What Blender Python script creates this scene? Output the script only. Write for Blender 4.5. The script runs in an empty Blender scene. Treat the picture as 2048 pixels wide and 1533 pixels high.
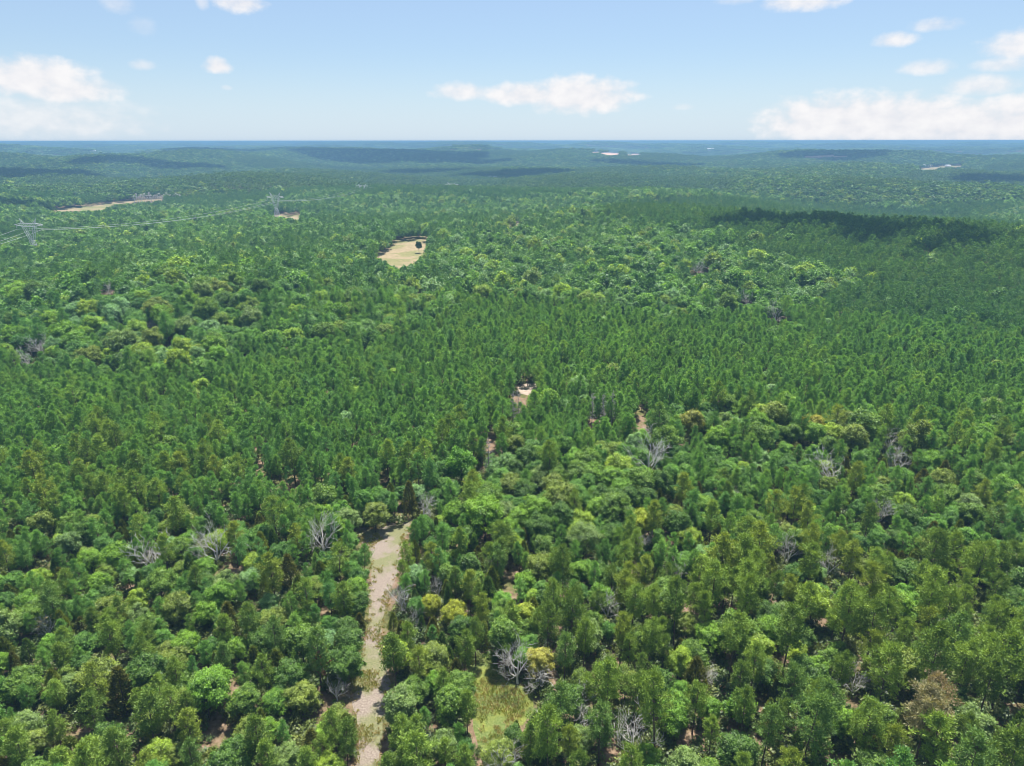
import bpy, math, random
import numpy as np
from mathutils import Vector
from mathutils.geometry import delaunay_2d_cdt

S = bpy.context.scene
COL = S.collection
R0 = np.random.default_rng(7)

# ------------------------------------------------------------------ camera
F = 1365.0                       # focal length in pixels of the 2048 wide photograph
CX, CY = 1024.0, 766.5
PITCH = math.atan((CY - 282.0) / F)
CAMZ = 100.0
cam_d = bpy.data.cameras.new('camera')
cam_d.sensor_width = 36.0
cam_d.lens = F / 2048 * 36.0
cam_d.clip_start = 1.0
cam_d.clip_end = 90000.0
cam = bpy.data.objects.new('camera', cam_d)
COL.objects.link(cam)
cam.location = (0, 0, CAMZ)
cam.rotation_euler = (math.pi / 2 - PITCH, math.radians(0.05), 0)
S.camera = cam

# ------------------------------------------------------------------ light
SUN_EL, SUN_AZ = math.radians(69), math.radians(14)
sun_dir = Vector((math.sin(SUN_AZ) * math.cos(SUN_EL), math.cos(SUN_AZ) * math.cos(SUN_EL), math.sin(SUN_EL)))
sun_d = bpy.data.lights.new('sun', 'SUN')
sun_d.energy = 5.0
sun_d.angle = math.radians(0.53)
sun_d.color = (1.0, 0.95, 0.86)
sun = bpy.data.objects.new('sun', sun_d)
COL.objects.link(sun)
sun.rotation_euler = sun_dir.to_track_quat('Z', 'Y').to_euler()
sun.location = (0, 0, 400)

world = bpy.data.worlds.new('World')
S.world = world
world.use_nodes = True
SKY_STRENGTH = 0.055

S.view_settings.view_transform = 'Standard'
S.view_settings.look = 'None'
S.view_settings.gamma = 1.0
S.view_settings.use_curve_mapping = False
S.view_settings.exposure = 0.96
cy = S.cycles
cy.max_bounces = 5
cy.diffuse_bounces = 3
cy.glossy_bounces = 2
cy.transmission_bounces = 3
cy.transparent_max_bounces = 4
cy.volume_bounces = 1
cy.caustics_reflective = False
cy.caustics_refractive = False
cy.use_denoising = True
cy.denoiser = 'OPENIMAGEDENOISE'
cy.denoising_input_passes = 'RGB_ALBEDO_NORMAL'
cy.use_adaptive_sampling = False
cy.pixel_filter_type = 'BLACKMAN_HARRIS'
cy.filter_width = 0.85


# ------------------------------------------------------------------ picture geometry
cp, sp = math.cos(PITCH), math.sin(PITCH)


def ray(px, py):
    x = (px - CX) / F
    y = -(py - CY) / F
    return Vector((x, cp + y * sp, -sp + y * cp)).normalized()


def at(px, py, z=0.0):
    d = ray(px, py)
    t = (z - CAMZ) / d.z
    return Vector((d.x * t, d.y * t, z))


def project(x, y, z):
    """world arrays -> picture coordinates and depth"""
    dz = z - CAMZ
    depth = y * cp - dz * sp
    up = y * sp + dz * cp
    depth = np.maximum(depth, 1.0)
    return CX + F * x / depth, CY - F * up / depth, depth


def inside(poly, X, Y):
    X = np.asarray(X, float)
    Y = np.asarray(Y, float)
    r = np.zeros(X.shape, bool)
    n = len(poly)
    for i in range(n):
        x1, y1 = poly[i]
        x2, y2 = poly[(i + 1) % n]
        if y1 == y2:
            continue
        c = ((y1 > Y) != (y2 > Y)) & (X < (x2 - x1) * (Y - y1) / (y2 - y1) + x1)
        r ^= c
    return r


# ------------------------------------------------------------------ sky with its clouds
def sky_nodes():
    nt = world.node_tree
    nt.nodes.clear()
    N, L = nt.nodes, nt.links

    def node(t, **kw):
        n = N.new(t)
        for k, v in kw.items():
            setattr(n, k, v)
        return n

    def math_(op, a, b=None, c=None, clamp=False):
        n = node('ShaderNodeMath', operation=op, use_clamp=clamp)
        for i, v in enumerate((a, b, c)):
            if v is None:
                continue
            if isinstance(v, (int, float)):
                n.inputs[i].default_value = v
            else:
                L.new(v, n.inputs[i])
        return n.outputs[0]

    out = node('ShaderNodeOutputWorld')
    bg = node('ShaderNodeBackground')
    bg.inputs['Strength'].default_value = SKY_STRENGTH
    sky = node('ShaderNodeTexSky', sky_type='NISHITA')
    sky.sun_disc = False
    sky.sun_elevation = SUN_EL
    sky.sun_rotation = SUN_AZ
    sky.altitude = 250.0
    sky.air_density = 1.0
    sky.dust_density = 0.6
    sky.ozone_density = 2.5
    geo = node('ShaderNodeTexCoord')
    sep = node('ShaderNodeSeparateXYZ')
    L.new(geo.outputs['Generated'], sep.inputs[0])
    az = math_('ARCTAN2', sep.outputs[0], sep.outputs[1])
    el = math_('ARCSINE', sep.outputs[2])
    # the clouds' own ragged outline
    comb = node('ShaderNodeCombineXYZ')
    L.new(math_('MULTIPLY', az, 1.0), comb.inputs[0])
    L.new(math_('MULTIPLY', el, 1.55), comb.inputs[1])
    n1 = node('ShaderNodeTexNoise', noise_dimensions='2D')
    n1.inputs['Scale'].default_value = 26.0
    n1.inputs['Detail'].default_value = 6.0
    n1.inputs['Roughness'].default_value = 0.5
    L.new(comb.outputs[0], n1.inputs['Vector'])
    n2 = node('ShaderNodeTexNoise', noise_dimensions='2D')
    n2.inputs['Scale'].default_value = 5.0
    n2.inputs['Detail'].default_value = 7.0
    n2.inputs['Roughness'].default_value = 0.6
    L.new(comb.outputs[0], n2.inputs['Vector'])
    n1.inputs['Scale'].default_value = 38.0
    noise = math_('SUBTRACT', n1.outputs['Fac'], 0.5)
    # px, py, half width, half height, solidity
    clouds = [(70, 160, 90, 40, 1.0), (130, 182, 85, 30, 0.9), (70, 240, 190, 46, 0.55), (210, 172, 30, 12, 0.45),
              (435, 133, 26, 17, 0.95), (285, 131, 22, 12, 0.5), (453, 176, 10, 6, 0.4),
              (478, 2, 46, 26, 0.95), (235, 8, 26, 22, 0.4), (285, 55, 22, 20, 0.3), (405, 4, 12, 18, 0.5),
              (925, 186, 62, 20, 0.8), (1050, 192, 90, 26, 1.0), (925, 186, 50, 18, 0.8), (1160, 196, 115, 42, 1.05),
              (1365, 215, 24, 8, 0.35), (1672, 247, 138, 50, 1.1), (1760, 250, 190, 52, 1.15), (1930, 256, 240, 46, 1.1),
              (2060, 250, 130, 50, 1.1), (1790, 83, 34, 16, 0.75), (1870, 52, 42, 14, 0.6), (1853, 138, 42, 16, 0.65),
              (2050, 95, 62, 30, 0.85), (2010, 132, 50, 16, 0.65), (1965, 174, 56, 22, 0.7), (1610, 2, 72, 24, 0.85), (1480, 0, 40, 12, 0.4)]
    total = None
    for px, py, w, h, k in clouds:
        d = ray(px, py)
        a0, e0 = math.atan2(d.x, d.y), math.asin(d.z)
        u = math_('MULTIPLY', math_('SUBTRACT', az, a0), F / w / 1.12)
        v = math_('MULTIPLY', math_('SUBTRACT', el, e0), F / h / 1.06)
        v = math_('MULTIPLY', v, math_('MULTIPLY_ADD', math_('LESS_THAN', v, 0.0), 0.35, 1.0))     # flatter below
        q = math_('ADD', math_('MULTIPLY', u, u), math_('MULTIPLY', v, v))
        d1 = math_('SUBTRACT', 1.0, q)
        d1 = math_('MULTIPLY_ADD', noise, 1.35, d1)
        m = math_('MULTIPLY', math_('SMOOTH_MIN', math_('MULTIPLY', d1, 0.95), 1.0, 0.3), k)
        total = m if total is None else math_('MAXIMUM', total, m)
    # the same scattered clouds carry on round the rest of the sky
    rest = math_('MULTIPLY', math_('SUBTRACT', n2.outputs['Fac'], 0.60), 7.0)
    away = math_('MAXIMUM', math_('MULTIPLY', math_('SUBTRACT', math_('ABSOLUTE', az), 0.72), 8.0),
                 math_('MULTIPLY', math_('SUBTRACT', el, 0.2), 8.0))
    away = math_('MINIMUM', math_('MAXIMUM', away, 0.0), 1.0)
    rest = math_('MULTIPLY', rest, away)
    total = math_('MAXIMUM', total, rest)
    mask = node('ShaderNodeMapRange', interpolation_type='SMOOTHSTEP')
    mask.inputs['From Min'].default_value = 0.0
    mask.inputs['From Max'].default_value = 0.9
    L.new(total, mask.inputs['Value'])
    # a bluish daylight sky, paler at its foot where the air is thick
    tint = node('ShaderNodeMix', data_type='RGBA', blend_type='MULTIPLY')
    tint.inputs['Factor'].default_value = 1.0
    L.new(sky.outputs[0], tint.inputs[6])
    tint.inputs[7].default_value = (0.90, 1.06, 1.20, 1)
    low = node('ShaderNodeMapRange', interpolation_type='SMOOTHERSTEP')
    low.inputs['From Min'].default_value = 0.13
    low.inputs['From Max'].default_value = -0.02
    low.inputs['To Min'].default_value = 0.32
    low.inputs['To Max'].default_value = 0.75
    L.new(el, low.inputs['Value'])
    mx0 = node('ShaderNodeMix', data_type='RGBA')
    L.new(low.outputs[0], mx0.inputs[0])
    L.new(tint.outputs[2], mx0.inputs[6])
    mx0.inputs[7].default_value = (6.6, 7.8, 9.2, 1)
    # cloud: white crown, very slightly greyer foot
    shade = node('ShaderNodeMix', data_type='RGBA')
    L.new(math_('MULTIPLY_ADD', noise, 2.4, 0.55, clamp=True), shade.inputs[0])
    shade.inputs[6].default_value = (7.9, 7.9, 8.3, 1)
    shade.inputs[7].default_value = (9.1, 8.95, 9.0, 1)
    mx = node('ShaderNodeMix', data_type='RGBA')
    L.new(math_('MULTIPLY', mask.outputs[0], 0.95), mx.inputs[0])
    L.new(mx0.outputs[2], mx.inputs[6])
    L.new(shade.outputs[2], mx.inputs[7])
    L.new(mx.outputs[2], bg.inputs['Color'])
    L.new(bg.outputs[0], out.inputs['Surface'])


sky_nodes()
world.cycles.sampling_method = 'MANUAL'
world.cycles.sample_map_resolution = 512

# ------------------------------------------------------------------ terrain height
_rs = np.random.default_rng(31)
_waves = []
for wl, amp in ((520, 5.0), (640, 6.0), (860, 8.0), (1250, 10.0), (1800, 12.0), (2600, 14.0), (3900, 15.0)):
    for k in range(2):
        th = _rs.uniform(0, 2 * math.pi)
        _waves.append((math.cos(th) * 2 * math.pi / wl, math.sin(th) * 2 * math.pi / wl, _rs.uniform(0, 6.28), amp * 0.7, wl))


def smooth(a, b, x):
    t = np.clip((x - a) / (b - a), 0, 1)
    return t * t * (3 - 2 * t)


def seg_dist(x, y, ax, ay, bx, by):
    dx, dy = bx - ax, by - ay
    t = np.clip(((x - ax) * dx + (y - ay) * dy) / (dx * dx + dy * dy), 0, 1)
    return np.hypot(x - ax - t * dx, y - ay - t * dy), t


def height(x, y):
    x = np.asarray(x, float)
    y = np.asarray(y, float)
    r = np.hypot(x, y)
    h = np.zeros(x.shape)
    for kx, ky, ph, amp, wl in _waves:
        f = smooth(0.25 * wl + 180, 1.3 * wl + 700, r)
        h = h + amp * f * np.sin(kx * x + ky * y + ph)
    h = h * (0.95 + 0.15 * smooth(2500, 6000, r))
    h = h + 15 * np.exp(-((x + 200) ** 2 + (y - 410) ** 2) / 105.0 ** 2) + 9 * np.exp(-((x - 90) ** 2 + (y - 560) ** 2) / 110.0 ** 2)
    # the land sinks a little past the near woods and climbs again towards the skyline
    h = h - 10 * smooth(500, 1300, r) * (1 - smooth(2000, 4500, r))
    h = h + 46 * smooth(5000, 15000, r)
    # pine spur to the east
    d, t = seg_dist(x, y, 150, 800, 470, 470)
    h = h + 24 * np.exp(-(d / 105.0) ** 2)
    d2, t2 = seg_dist(x, y, 560, 1150, 1100, 900)
    h = h - 12 * np.exp(-(d2 / 200.0) ** 2)
    # two low hills far to the north-west
    for hx, hy, hr, hh in ((-1500, 4800, 600, 34), (-650, 4300, 700, 30), (-2600, 7500, 900, 30), (1500, 8200, 1500, 26)):
        h = h + hh * np.exp(-((x - hx) ** 2 / (1.6 * hr) ** 2 + (y - hy) ** 2 / hr ** 2))
    return 80.0 - 8.0 * np.logaddexp(0.0, (80.0 - h) / 8.0) + 0.0 * h


def at_ground(px, py, lift=0.0):
    d = ray(px, py)
    t = np.geomspace(60, 30000, 6000)
    z = CAMZ + d.z * t
    g = height(d.x * t, d.y * t) + lift
    i = np.nonzero(z < g)[0]
    if len(i) == 0:
        i = [len(t) - 1]
    t0 = t[i[0]]
    return Vector((d.x * t0, d.y * t0, float(g[i[0]])))


# ------------------------------------------------------------------ mesh helpers
def mesh_np(name, V, faces4=None, faces3=None, mats=(), shade=None, matidx=None, smooth_=False):
    me = bpy.data.meshes.new(name)
    V = np.asarray(V, np.float32)
    loops, starts, totals = [], [], []
    pos = 0
    for f, k in ((faces4, 4), (faces3, 3)):
        if f is None or len(f) == 0:
            continue
        f = np.asarray(f, np.int32)
        loops.append(f.ravel())
        starts.append(pos + np.arange(len(f), dtype=np.int32) * k)
        totals.append(np.full(len(f), k, np.int32))
        pos += f.size
    loops = np.concatenate(loops)
    me.vertices.add(len(V))
    me.vertices.foreach_set('co', V.ravel())
    me.loops.add(len(loops))
    me.loops.foreach_set('vertex_index', loops)
    st = np.concatenate(starts)
    me.polygons.add(len(st))
    me.polygons.foreach_set('loop_start', st)
    me.polygons.foreach_set('loop_total', np.concatenate(totals))
    for m in mats:
        me.materials.append(m)
    if matidx is not None:
        me.polygons.foreach_set('material_index', np.asarray(matidx, np.int32))
    if smooth_:
        me.polygons.foreach_set('use_smooth', np.ones(len(st), bool))
    if shade is not None:
        a = me.attributes.new('shade', 'FLOAT', 'POINT')
        a.data.foreach_set('value', np.asarray(shade, np.float32))
    me.update(calc_edges=True)
    return me


class Parts:
    """collects cards and tubes"""
    def __init__(self):
        self.V, self.Q, self.T, self.sh, self.mq, self.mt = [], [], [], [], [], []
        self.n = 0

    def add(self, V, Q=None, T=None, shade=0.5, mat=0):
        V = np.asarray(V, float).reshape(-1, 3)
        self.V.append(V)
        self.sh.append(np.broadcast_to(np.asarray(shade, float), (len(V),)))
        if Q is not None and len(Q):
            self.Q.append(np.asarray(Q, int) + self.n)
            self.mq.append(np.full(len(Q), mat))
        if T is not None and len(T):
            self.T.append(np.asarray(T, int) + self.n)
            self.mt.append(np.full(len(T), mat))
        self.n += len(V)

    def merge(self, o, mat):
        V = np.concatenate(o.V)
        self.add(V, np.concatenate(o.Q) if o.Q else None, np.concatenate(o.T) if o.T else None, np.concatenate(o.sh), mat)

    def build(self, name, mats, smooth_=False):
        V = np.concatenate(self.V)
        q = np.concatenate(self.Q) if self.Q else None
        t = np.concatenate(self.T) if self.T else None
        mi = np.concatenate([*(self.mq), *(self.mt)])
        return mesh_np(name, V, q, t, mats, np.concatenate(self.sh), mi, smooth_)

    def cards(self, P, N, size, aspect, rng, shade, mat=0):
        P = np.asarray(P)
        n = len(P)
        N = N / np.linalg.norm(N, axis=1, keepdims=True)
        A = rng.normal(size=(n, 3))
        T = np.cross(N, A)
        T /= np.linalg.norm(T, axis=1, keepdims=True) + 1e-9
        B = np.cross(N, T)
        s = (np.asarray(size) * rng.uniform(0.7, 1.3, n))[:, None]
        V = np.stack([P - T * s, P + B * s * aspect, P + T * s, P - B * s * aspect], 1)
        # a little fold so that a card is never dead flat
        V[:, 1] -= N * s * 0.18
        V[:, 3] -= N * s * 0.18
        Q = np.arange(n * 4).reshape(n, 4)
        self.add(V.reshape(-1, 3), Q, None, np.repeat(shade, 4), mat)

    def needles(self, P, D, length, width, rng, shade, mat=0):
        P = np.asarray(P)
        n = len(P)
        D = D / np.linalg.norm(D, axis=1, keepdims=True)
        A = rng.normal(size=(n, 3))
        W = np.cross(D, A)
        W /= np.linalg.norm(W, axis=1, keepdims=True) + 1e-9
        l = (np.asarray(length) * rng.uniform(0.7, 1.3, n))[:, None]
        w = l * 0 + np.asarray(width)
        V = np.stack([P, P + D * l * 0.55 + W * w, P + D * l, P + D * l * 0.55 - W * w], 1)
        self.add(V.reshape(-1, 3), np.arange(n * 4).reshape(n, 4), None, np.repeat(shade, 4), mat)

    def tube(self, pts, radii, sides=6, mat=0, shade=0.5):
        pts = [np.asarray(p, float) for p in pts]
        V, Q = [], []
        k = len(pts)
        for i, p in enumerate(pts):
            d = pts[min(i + 1, k - 1)] - pts[max(i - 1, 0)]
            d = d / (np.linalg.norm(d) + 1e-9)
            a = np.array([0.0, 0, 1]) if abs(d[2]) < 0.9 else np.array([1.0, 0, 0])
            u = np.cross(d, a)
            u /= np.linalg.norm(u)
            v = np.cross(d, u)
            for j in range(sides):
                t = 2 * math.pi * j / sides
                V.append(p + radii[i] * (math.cos(t) * u + math.sin(t) * v))
        for i in range(k - 1):
            for j in range(sides):
                a, b = i * sides + j, i * sides + (j + 1) % sides
                Q.append((a, b, b + sides, a + sides))
        self.add(V, Q, None, shade, mat)

    def box(self, lo, hi, mat=0):
        x0, y0, z0 = lo
        x1, y1, z1 = hi
        V = [(x0, y0, z0), (x1, y0, z0), (x1, y1, z0), (x0, y1, z0), (x0, y0, z1), (x1, y0, z1), (x1, y1, z1), (x0, y1, z1)]
        Q = [(0, 3, 2, 1), (4, 5, 6, 7), (0, 1, 5, 4), (1, 2, 6, 5), (2, 3, 7, 6), (3, 0, 4, 7)]
        self.add(V, Q, None, 0.5, mat)


def link(name, data, parent=None, **props):
    o = bpy.data.objects.new(name, data)
    COL.objects.link(o)
    if parent is not None:
        o.parent = parent
    for k, v in props.items():
        o[k] = v
    return o


# ------------------------------------------------------------------ materials
def new_mat(name):
    m = bpy.data.materials.new(name)
    m.use_nodes = True
    m.node_tree.nodes.clear()
    return m, m.node_tree.nodes, m.node_tree.links


def ramp_set(r, stops, mode='LINEAR'):
    r.color_ramp.interpolation = mode
    e = r.color_ramp.elements
    while len(e) > 1:
        e.remove(e[-1])
    e[0].position, e[0].color = stops[0][0], (*stops[0][1], 1)
    for p, c in stops[1:]:
        x = e.new(p)
        x.color = (*c, 1)


def leaf_material(name, palette=None, gloss=0.03, trans=0.75, rough=0.5, vary=0.5, patch=None):
    """palette None: the tree's own colour (object colour); else a colour from the palette for each tree"""
    m, N, L = new_mat(name)
    info = N.new('ShaderNodeObjectInfo')
    if palette is None:
        base = info.outputs['Color']
    else:
        r = N.new('ShaderNodeValToRGB')
        k = len(palette)
        ramp_set(r, [(i / k, c) for i, c in enumerate(palette)], 'CONSTANT')
        L.new(info.outputs['Random'], r.inputs[0])
        base = r.outputs[0]
        if patch is not None:                       # stands of one age and kind share a cast of colour
            n = N.new('ShaderNodeTexNoise')
            n.inputs['Scale'].default_value = 0.0045
            n.inputs['Detail'].default_value = 2.0
            L.new(info.outputs['Location'], n.inputs['Vector'])
            rr = N.new('ShaderNodeValToRGB')
            ramp_set(rr, patch)
            L.new(n.outputs['Fac'], rr.inputs[0])
            mx = N.new('ShaderNodeMix')
            mx.data_type, mx.blend_type = 'RGBA', 'MULTIPLY'
            mx.inputs[0].default_value = 1.0
            L.new(base, mx.inputs[6])
            L.new(rr.outputs[0], mx.inputs[7])
            base = mx.outputs[2]
    at_ = N.new('ShaderNodeAttribute')
    at_.attribute_name = 'shade'
    mr = N.new('ShaderNodeMapRange')
    mr.inputs['To Min'].default_value = 1.0 - vary
    mr.inputs['To Max'].default_value = 1.0 + vary
    L.new(at_.outputs['Fac'], mr.inputs['Value'])
    hs = N.new('ShaderNodeHueSaturation')
    L.new(mr.outputs[0], hs.inputs['Value'])
    hm = N.new('ShaderNodeMapRange')
    hm.inputs['To Min'].default_value = 0.512
    hm.inputs['To Max'].default_value = 0.488
    L.new(at_.outputs['Fac'], hm.inputs['Value'])
    L.new(hm.outputs[0], hs.inputs['Hue'])
    L.new(base, hs.inputs['Color'])
    df = N.new('ShaderNodeBsdfDiffuse')
    L.new(hs.outputs[0], df.inputs['Color'])
    tr = N.new('ShaderNodeBsdfTranslucent')
    tc = N.new('ShaderNodeMix')
    tc.data_type, tc.blend_type = 'RGBA', 'MULTIPLY'
    tc.inputs[0].default_value = 1.0
    L.new(hs.outputs[0], tc.inputs[6])
    tc.inputs[7].default_value = (1.25 * trans, 1.15 * trans, 0.45 * trans, 1)
    L.new(tc.outputs[2], tr.inputs['Color'])
    mix = N.new('ShaderNodeAddShader')
    L.new(df.outputs[0], mix.inputs[0])
    L.new(tr.outputs[0], mix.inputs[1])
    gl = N.new('ShaderNodeBsdfGlossy')
    gl.inputs['Roughness'].default_value = rough
    gl.inputs['Color'].default_value = (0.9, 0.95, 0.9, 1)
    mix2 = N.new('ShaderNodeMixShader')
    mix2.inputs[0].default_value = gloss
    L.new(mix.outputs[0], mix2.inputs[1])
    L.new(gl.outputs[0], mix2.inputs[2])
    out = N.new('ShaderNodeOutputMaterial')
    L.new(mix2.outputs[0], out.inputs['Surface'])
    return m


def noise_material(name, stops, scale=1.0, detail=6, rough=0.9, stops2=None, scale2=0.1, bump=0.0, contrast=(0.3, 0.7)):
    m, N, L = new_mat(name)
    geo = N.new('ShaderNodeNewGeometry')
    n = N.new('ShaderNodeTexNoise')
    n.inputs['Scale'].default_value = scale
    n.inputs['Detail'].default_value = detail
    n.inputs['Roughness'].default_value = 0.65
    L.new(geo.outputs['Position'], n.inputs['Vector'])
    mr = N.new('ShaderNodeMapRange')
    mr.inputs['From Min'].default_value, mr.inputs['From Max'].default_value = contrast
    L.new(n.outputs['Fac'], mr.inputs['Value'])
    r = N.new('ShaderNodeValToRGB')
    ramp_set(r, stops)
    L.new(mr.outputs[0], r.inputs[0])
    col = r.outputs[0]
    if stops2:
        n2 = N.new('ShaderNodeTexNoise')
        n2.inputs['Scale'].default_value = scale2
        n2.inputs['Detail'].default_value = 5
        n2.inputs['Roughness'].default_value = 0.6
        L.new(geo.outputs['Position'], n2.inputs['Vector'])
        m2 = N.new('ShaderNodeMapRange')
        m2.interpolation_type = 'SMOOTHSTEP'
        m2.inputs['From Min'].default_value, m2.inputs['From Max'].default_value = 0.44, 0.6
        L.new(n2.outputs['Fac'], m2.inputs['Value'])
        r2 = N.new('ShaderNodeValToRGB')
        ramp_set(r2, stops2)
        L.new(mr.outputs[0], r2.inputs[0])
        mx = N.new('ShaderNodeMix')
        mx.data_type = 'RGBA'
        L.new(m2.outputs[0], mx.inputs[0])
        L.new(col, mx.inputs[6])
        L.new(r2.outputs[0], mx.inputs[7])
        col = mx.outputs[2]
    b = N.new('ShaderNodeBsdfPrincipled')
    b.inputs['Roughness'].default_value = rough
    b.inputs['Specular IOR Level'].default_value = 0.15
    L.new(col, b.inputs['Base Color'])
    if bump:
        bp = N.new('ShaderNodeBump')
        bp.inputs['Strength'].default_value = 0.8
        bp.inputs['Distance'].default_value = bump
        L.new(n.outputs['Fac'], bp.inputs['Height'])
        L.new(bp.outputs[0], b.inputs['Normal'])
    out = N.new('ShaderNodeOutputMaterial')
    L.new(b.outputs[0], out.inputs['Surface'])
    return m


# colours of living trees: (words, colour)
BROAD = [('deep green', (0.059, 0.121, 0.016)), ('mid green', (0.089, 0.161, 0.019)), ('bright green', (0.115, 0.213, 0.019)),
         ('olive green', (0.124, 0.170, 0.026)), ('yellow-green', (0.173, 0.251, 0.025)), ('grey-green', (0.119, 0.181, 0.048)),
         ('fresh green', (0.098, 0.197, 0.018))]
PINE = [('dark green', (0.088, 0.145, 0.025)), ('mid green', (0.120, 0.187, 0.030)), ('soft green', (0.143, 0.216, 0.037)),
        ('olive green', (0.149, 0.199, 0.030)), ('blue-green', (0.096, 0.167, 0.039))]
CEDAR = [('dark olive', (0.091, 0.124, 0.023)), ('olive', (0.122, 0.158, 0.026)), ('dark green', (0.068, 0.125, 0.026)), ('bronze-green', (0.098, 0.108, 0.026))]
BROAD_P = [0.18, 0.26, 0.14, 0.18, 0.06, 0.1, 0.08]
BROAD_FAR = [(0.055, 0.131, 0.019), (0.081, 0.176, 0.025), (0.119, 0.235, 0.027), (0.075, 0.168, 0.022), (0.063, 0.139, 0.021), (0.115, 0.205, 0.062),
             (0.096, 0.205, 0.022), (0.087, 0.180, 0.025), (0.057, 0.134, 0.022), (0.133, 0.199, 0.029), (0.078, 0.172, 0.027), (0.156, 0.255, 0.101),
             (0.064, 0.147, 0.022), (0.084, 0.186, 0.025), (0.099, 0.199, 0.029), (0.180, 0.273, 0.029)]
PINE_FAR = [(0.087, 0.181, 0.039), (0.105, 0.213, 0.043), (0.128, 0.246, 0.052), (0.090, 0.186, 0.041), (0.112, 0.219, 0.046), (0.095, 0.199, 0.055), (0.138, 0.236, 0.046)]

m_leaf = leaf_material('broadleaf_leaves', gloss=0.03)
m_needle = leaf_material('pine_needles', gloss=0.02, trans=0.65, rough=0.6)
m_cedar = leaf_material('cedar_sprays', gloss=0.02, trans=0.5, rough=0.6)
far_patch = [(0.3, (0.78, 0.90, 1.0)), (0.5, (1.0, 1.0, 1.0)), (0.7, (1.05, 1.06, 0.9))]
m_leaf_f = leaf_material('forest_leaves', BROAD_FAR, gloss=0.03, patch=far_patch)
m_needle_f = leaf_material('forest_needles', PINE_FAR, gloss=0.02, trans=0.65, rough=0.6, patch=far_patch)
m_leaf_m = leaf_material('middle_leaves', [tuple(0.9 * q for q in c) for c in BROAD_FAR], gloss=0.03, trans=0.75, patch=far_patch)  # leaves and needles dimmed, standing in for self-shade the coarser crowns lack
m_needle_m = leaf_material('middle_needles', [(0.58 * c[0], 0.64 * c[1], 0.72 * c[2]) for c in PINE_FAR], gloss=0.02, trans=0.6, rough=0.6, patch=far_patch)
m_leaf_d = leaf_material('distant_leaves', [tuple(0.66 * q for q in c) for c in BROAD_FAR], gloss=0.02, trans=0.6, patch=far_patch)  # dimmed further: self-shade missing from the sparse remote crowns is put into the colour
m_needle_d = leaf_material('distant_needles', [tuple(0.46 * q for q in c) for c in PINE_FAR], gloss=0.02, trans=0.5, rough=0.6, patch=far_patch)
m_under = leaf_material('undergrowth_leaves', [(0.065, 0.10, 0.02), (0.085, 0.115, 0.024), (0.11, 0.135, 0.032), (0.055, 0.09, 0.02)], gloss=0.04)
m_bark = noise_material('bark', [(0, (0.05, 0.042, 0.036)), (1, (0.16, 0.135, 0.115))], scale=3.0, bump=0.02)
m_pbark = noise_material('pine_bark', [(0, (0.06, 0.045, 0.036)), (1, (0.20, 0.15, 0.115))], scale=2.5, bump=0.02)
m_dead = noise_material('bleached_wood', [(0, (0.48, 0.45, 0.43)), (1, (0.72, 0.69, 0.66))], scale=1.3)
m_snag = noise_material('grey_wood', [(0, (0.20, 0.18, 0.17)), (1, (0.42, 0.38, 0.37))], scale=1.3)
m_ground = noise_material('forest_floor', [(0, (0.103, 0.064, 0.038)), (0.5, (0.200, 0.137, 0.091)), (1, (0.279, 0.206, 0.151))], scale=0.9, detail=8,
                          stops2=[(0, (0.055, 0.066, 0.018)), (0.6, (0.115, 0.115, 0.043)), (1, (0.182, 0.151, 0.066))], scale2=0.09, bump=0.25)
m_track = noise_material('track_mulch', [(0, (0.123, 0.096, 0.079)), (0.5, (0.225, 0.185, 0.156)), (1, (0.335, 0.288, 0.250))], scale=3.0, detail=10,
                         stops2=[(0, (0.082, 0.099, 0.042)), (0.5, (0.160, 0.163, 0.079)), (1, (0.245, 0.228, 0.141))], scale2=0.12, bump=0.05, contrast=(0.32, 0.68))
m_field = noise_material('dry_field', [(0, (0.218, 0.169, 0.098)), (1, (0.328, 0.257, 0.158))], scale=0.35, detail=8,
                         stops2=[(0, (0.132, 0.142, 0.050)), (1, (0.241, 0.218, 0.098))], scale2=0.028, bump=0.2)
m_meadow = noise_material('yellow_meadow', [(0, (0.073, 0.118, 0.025)), (0.5, (0.124, 0.163, 0.045)), (1, (0.219, 0.235, 0.106))], scale=2.4, detail=9,
                          stops2=[(0, (0.110, 0.145, 0.028)), (1, (0.248, 0.261, 0.066))], scale2=0.25, bump=0.3)
m_clay = noise_material('red_clay', [(0, (0.42, 0.23, 0.15)), (1, (0.70, 0.50, 0.40))], scale=0.05, detail=8)
m_soil = noise_material('pale_soil', [(0, (0.279, 0.212, 0.164)), (1, (0.413, 0.346, 0.298))], scale=0.8, detail=8, bump=0.1)
m_steel = noise_material('galvanised_steel', [(0, (0.54, 0.55, 0.56)), (1, (0.66, 0.67, 0.68))], scale=0.3, rough=0.5)
m_wire = noise_material('aluminium_wire', [(0, (0.48, 0.49, 0.51)), (1, (0.60, 0.61, 0.62))], scale=0.3, rough=0.45)
m_white = noise_material('white_siding', [(0, (0.70, 0.69, 0.67)), (1, (0.80, 0.79, 0.77))], scale=0.5)
m_roofw = noise_material('pale_metal_roof', [(0, (0.60, 0.61, 0.63)), (1, (0.75, 0.76, 0.78))], scale=0.3, rough=0.5)
m_roofd = noise_material('grey_shingle', [(0, (0.16, 0.15, 0.15)), (1, (0.30, 0.28, 0.27))], scale=0.8)
m_glass = noise_material('window_glass', [(0, (0.03, 0.04, 0.05)), (1, (0.06, 0.07, 0.08))], scale=0.5, rough=0.15)


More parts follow.
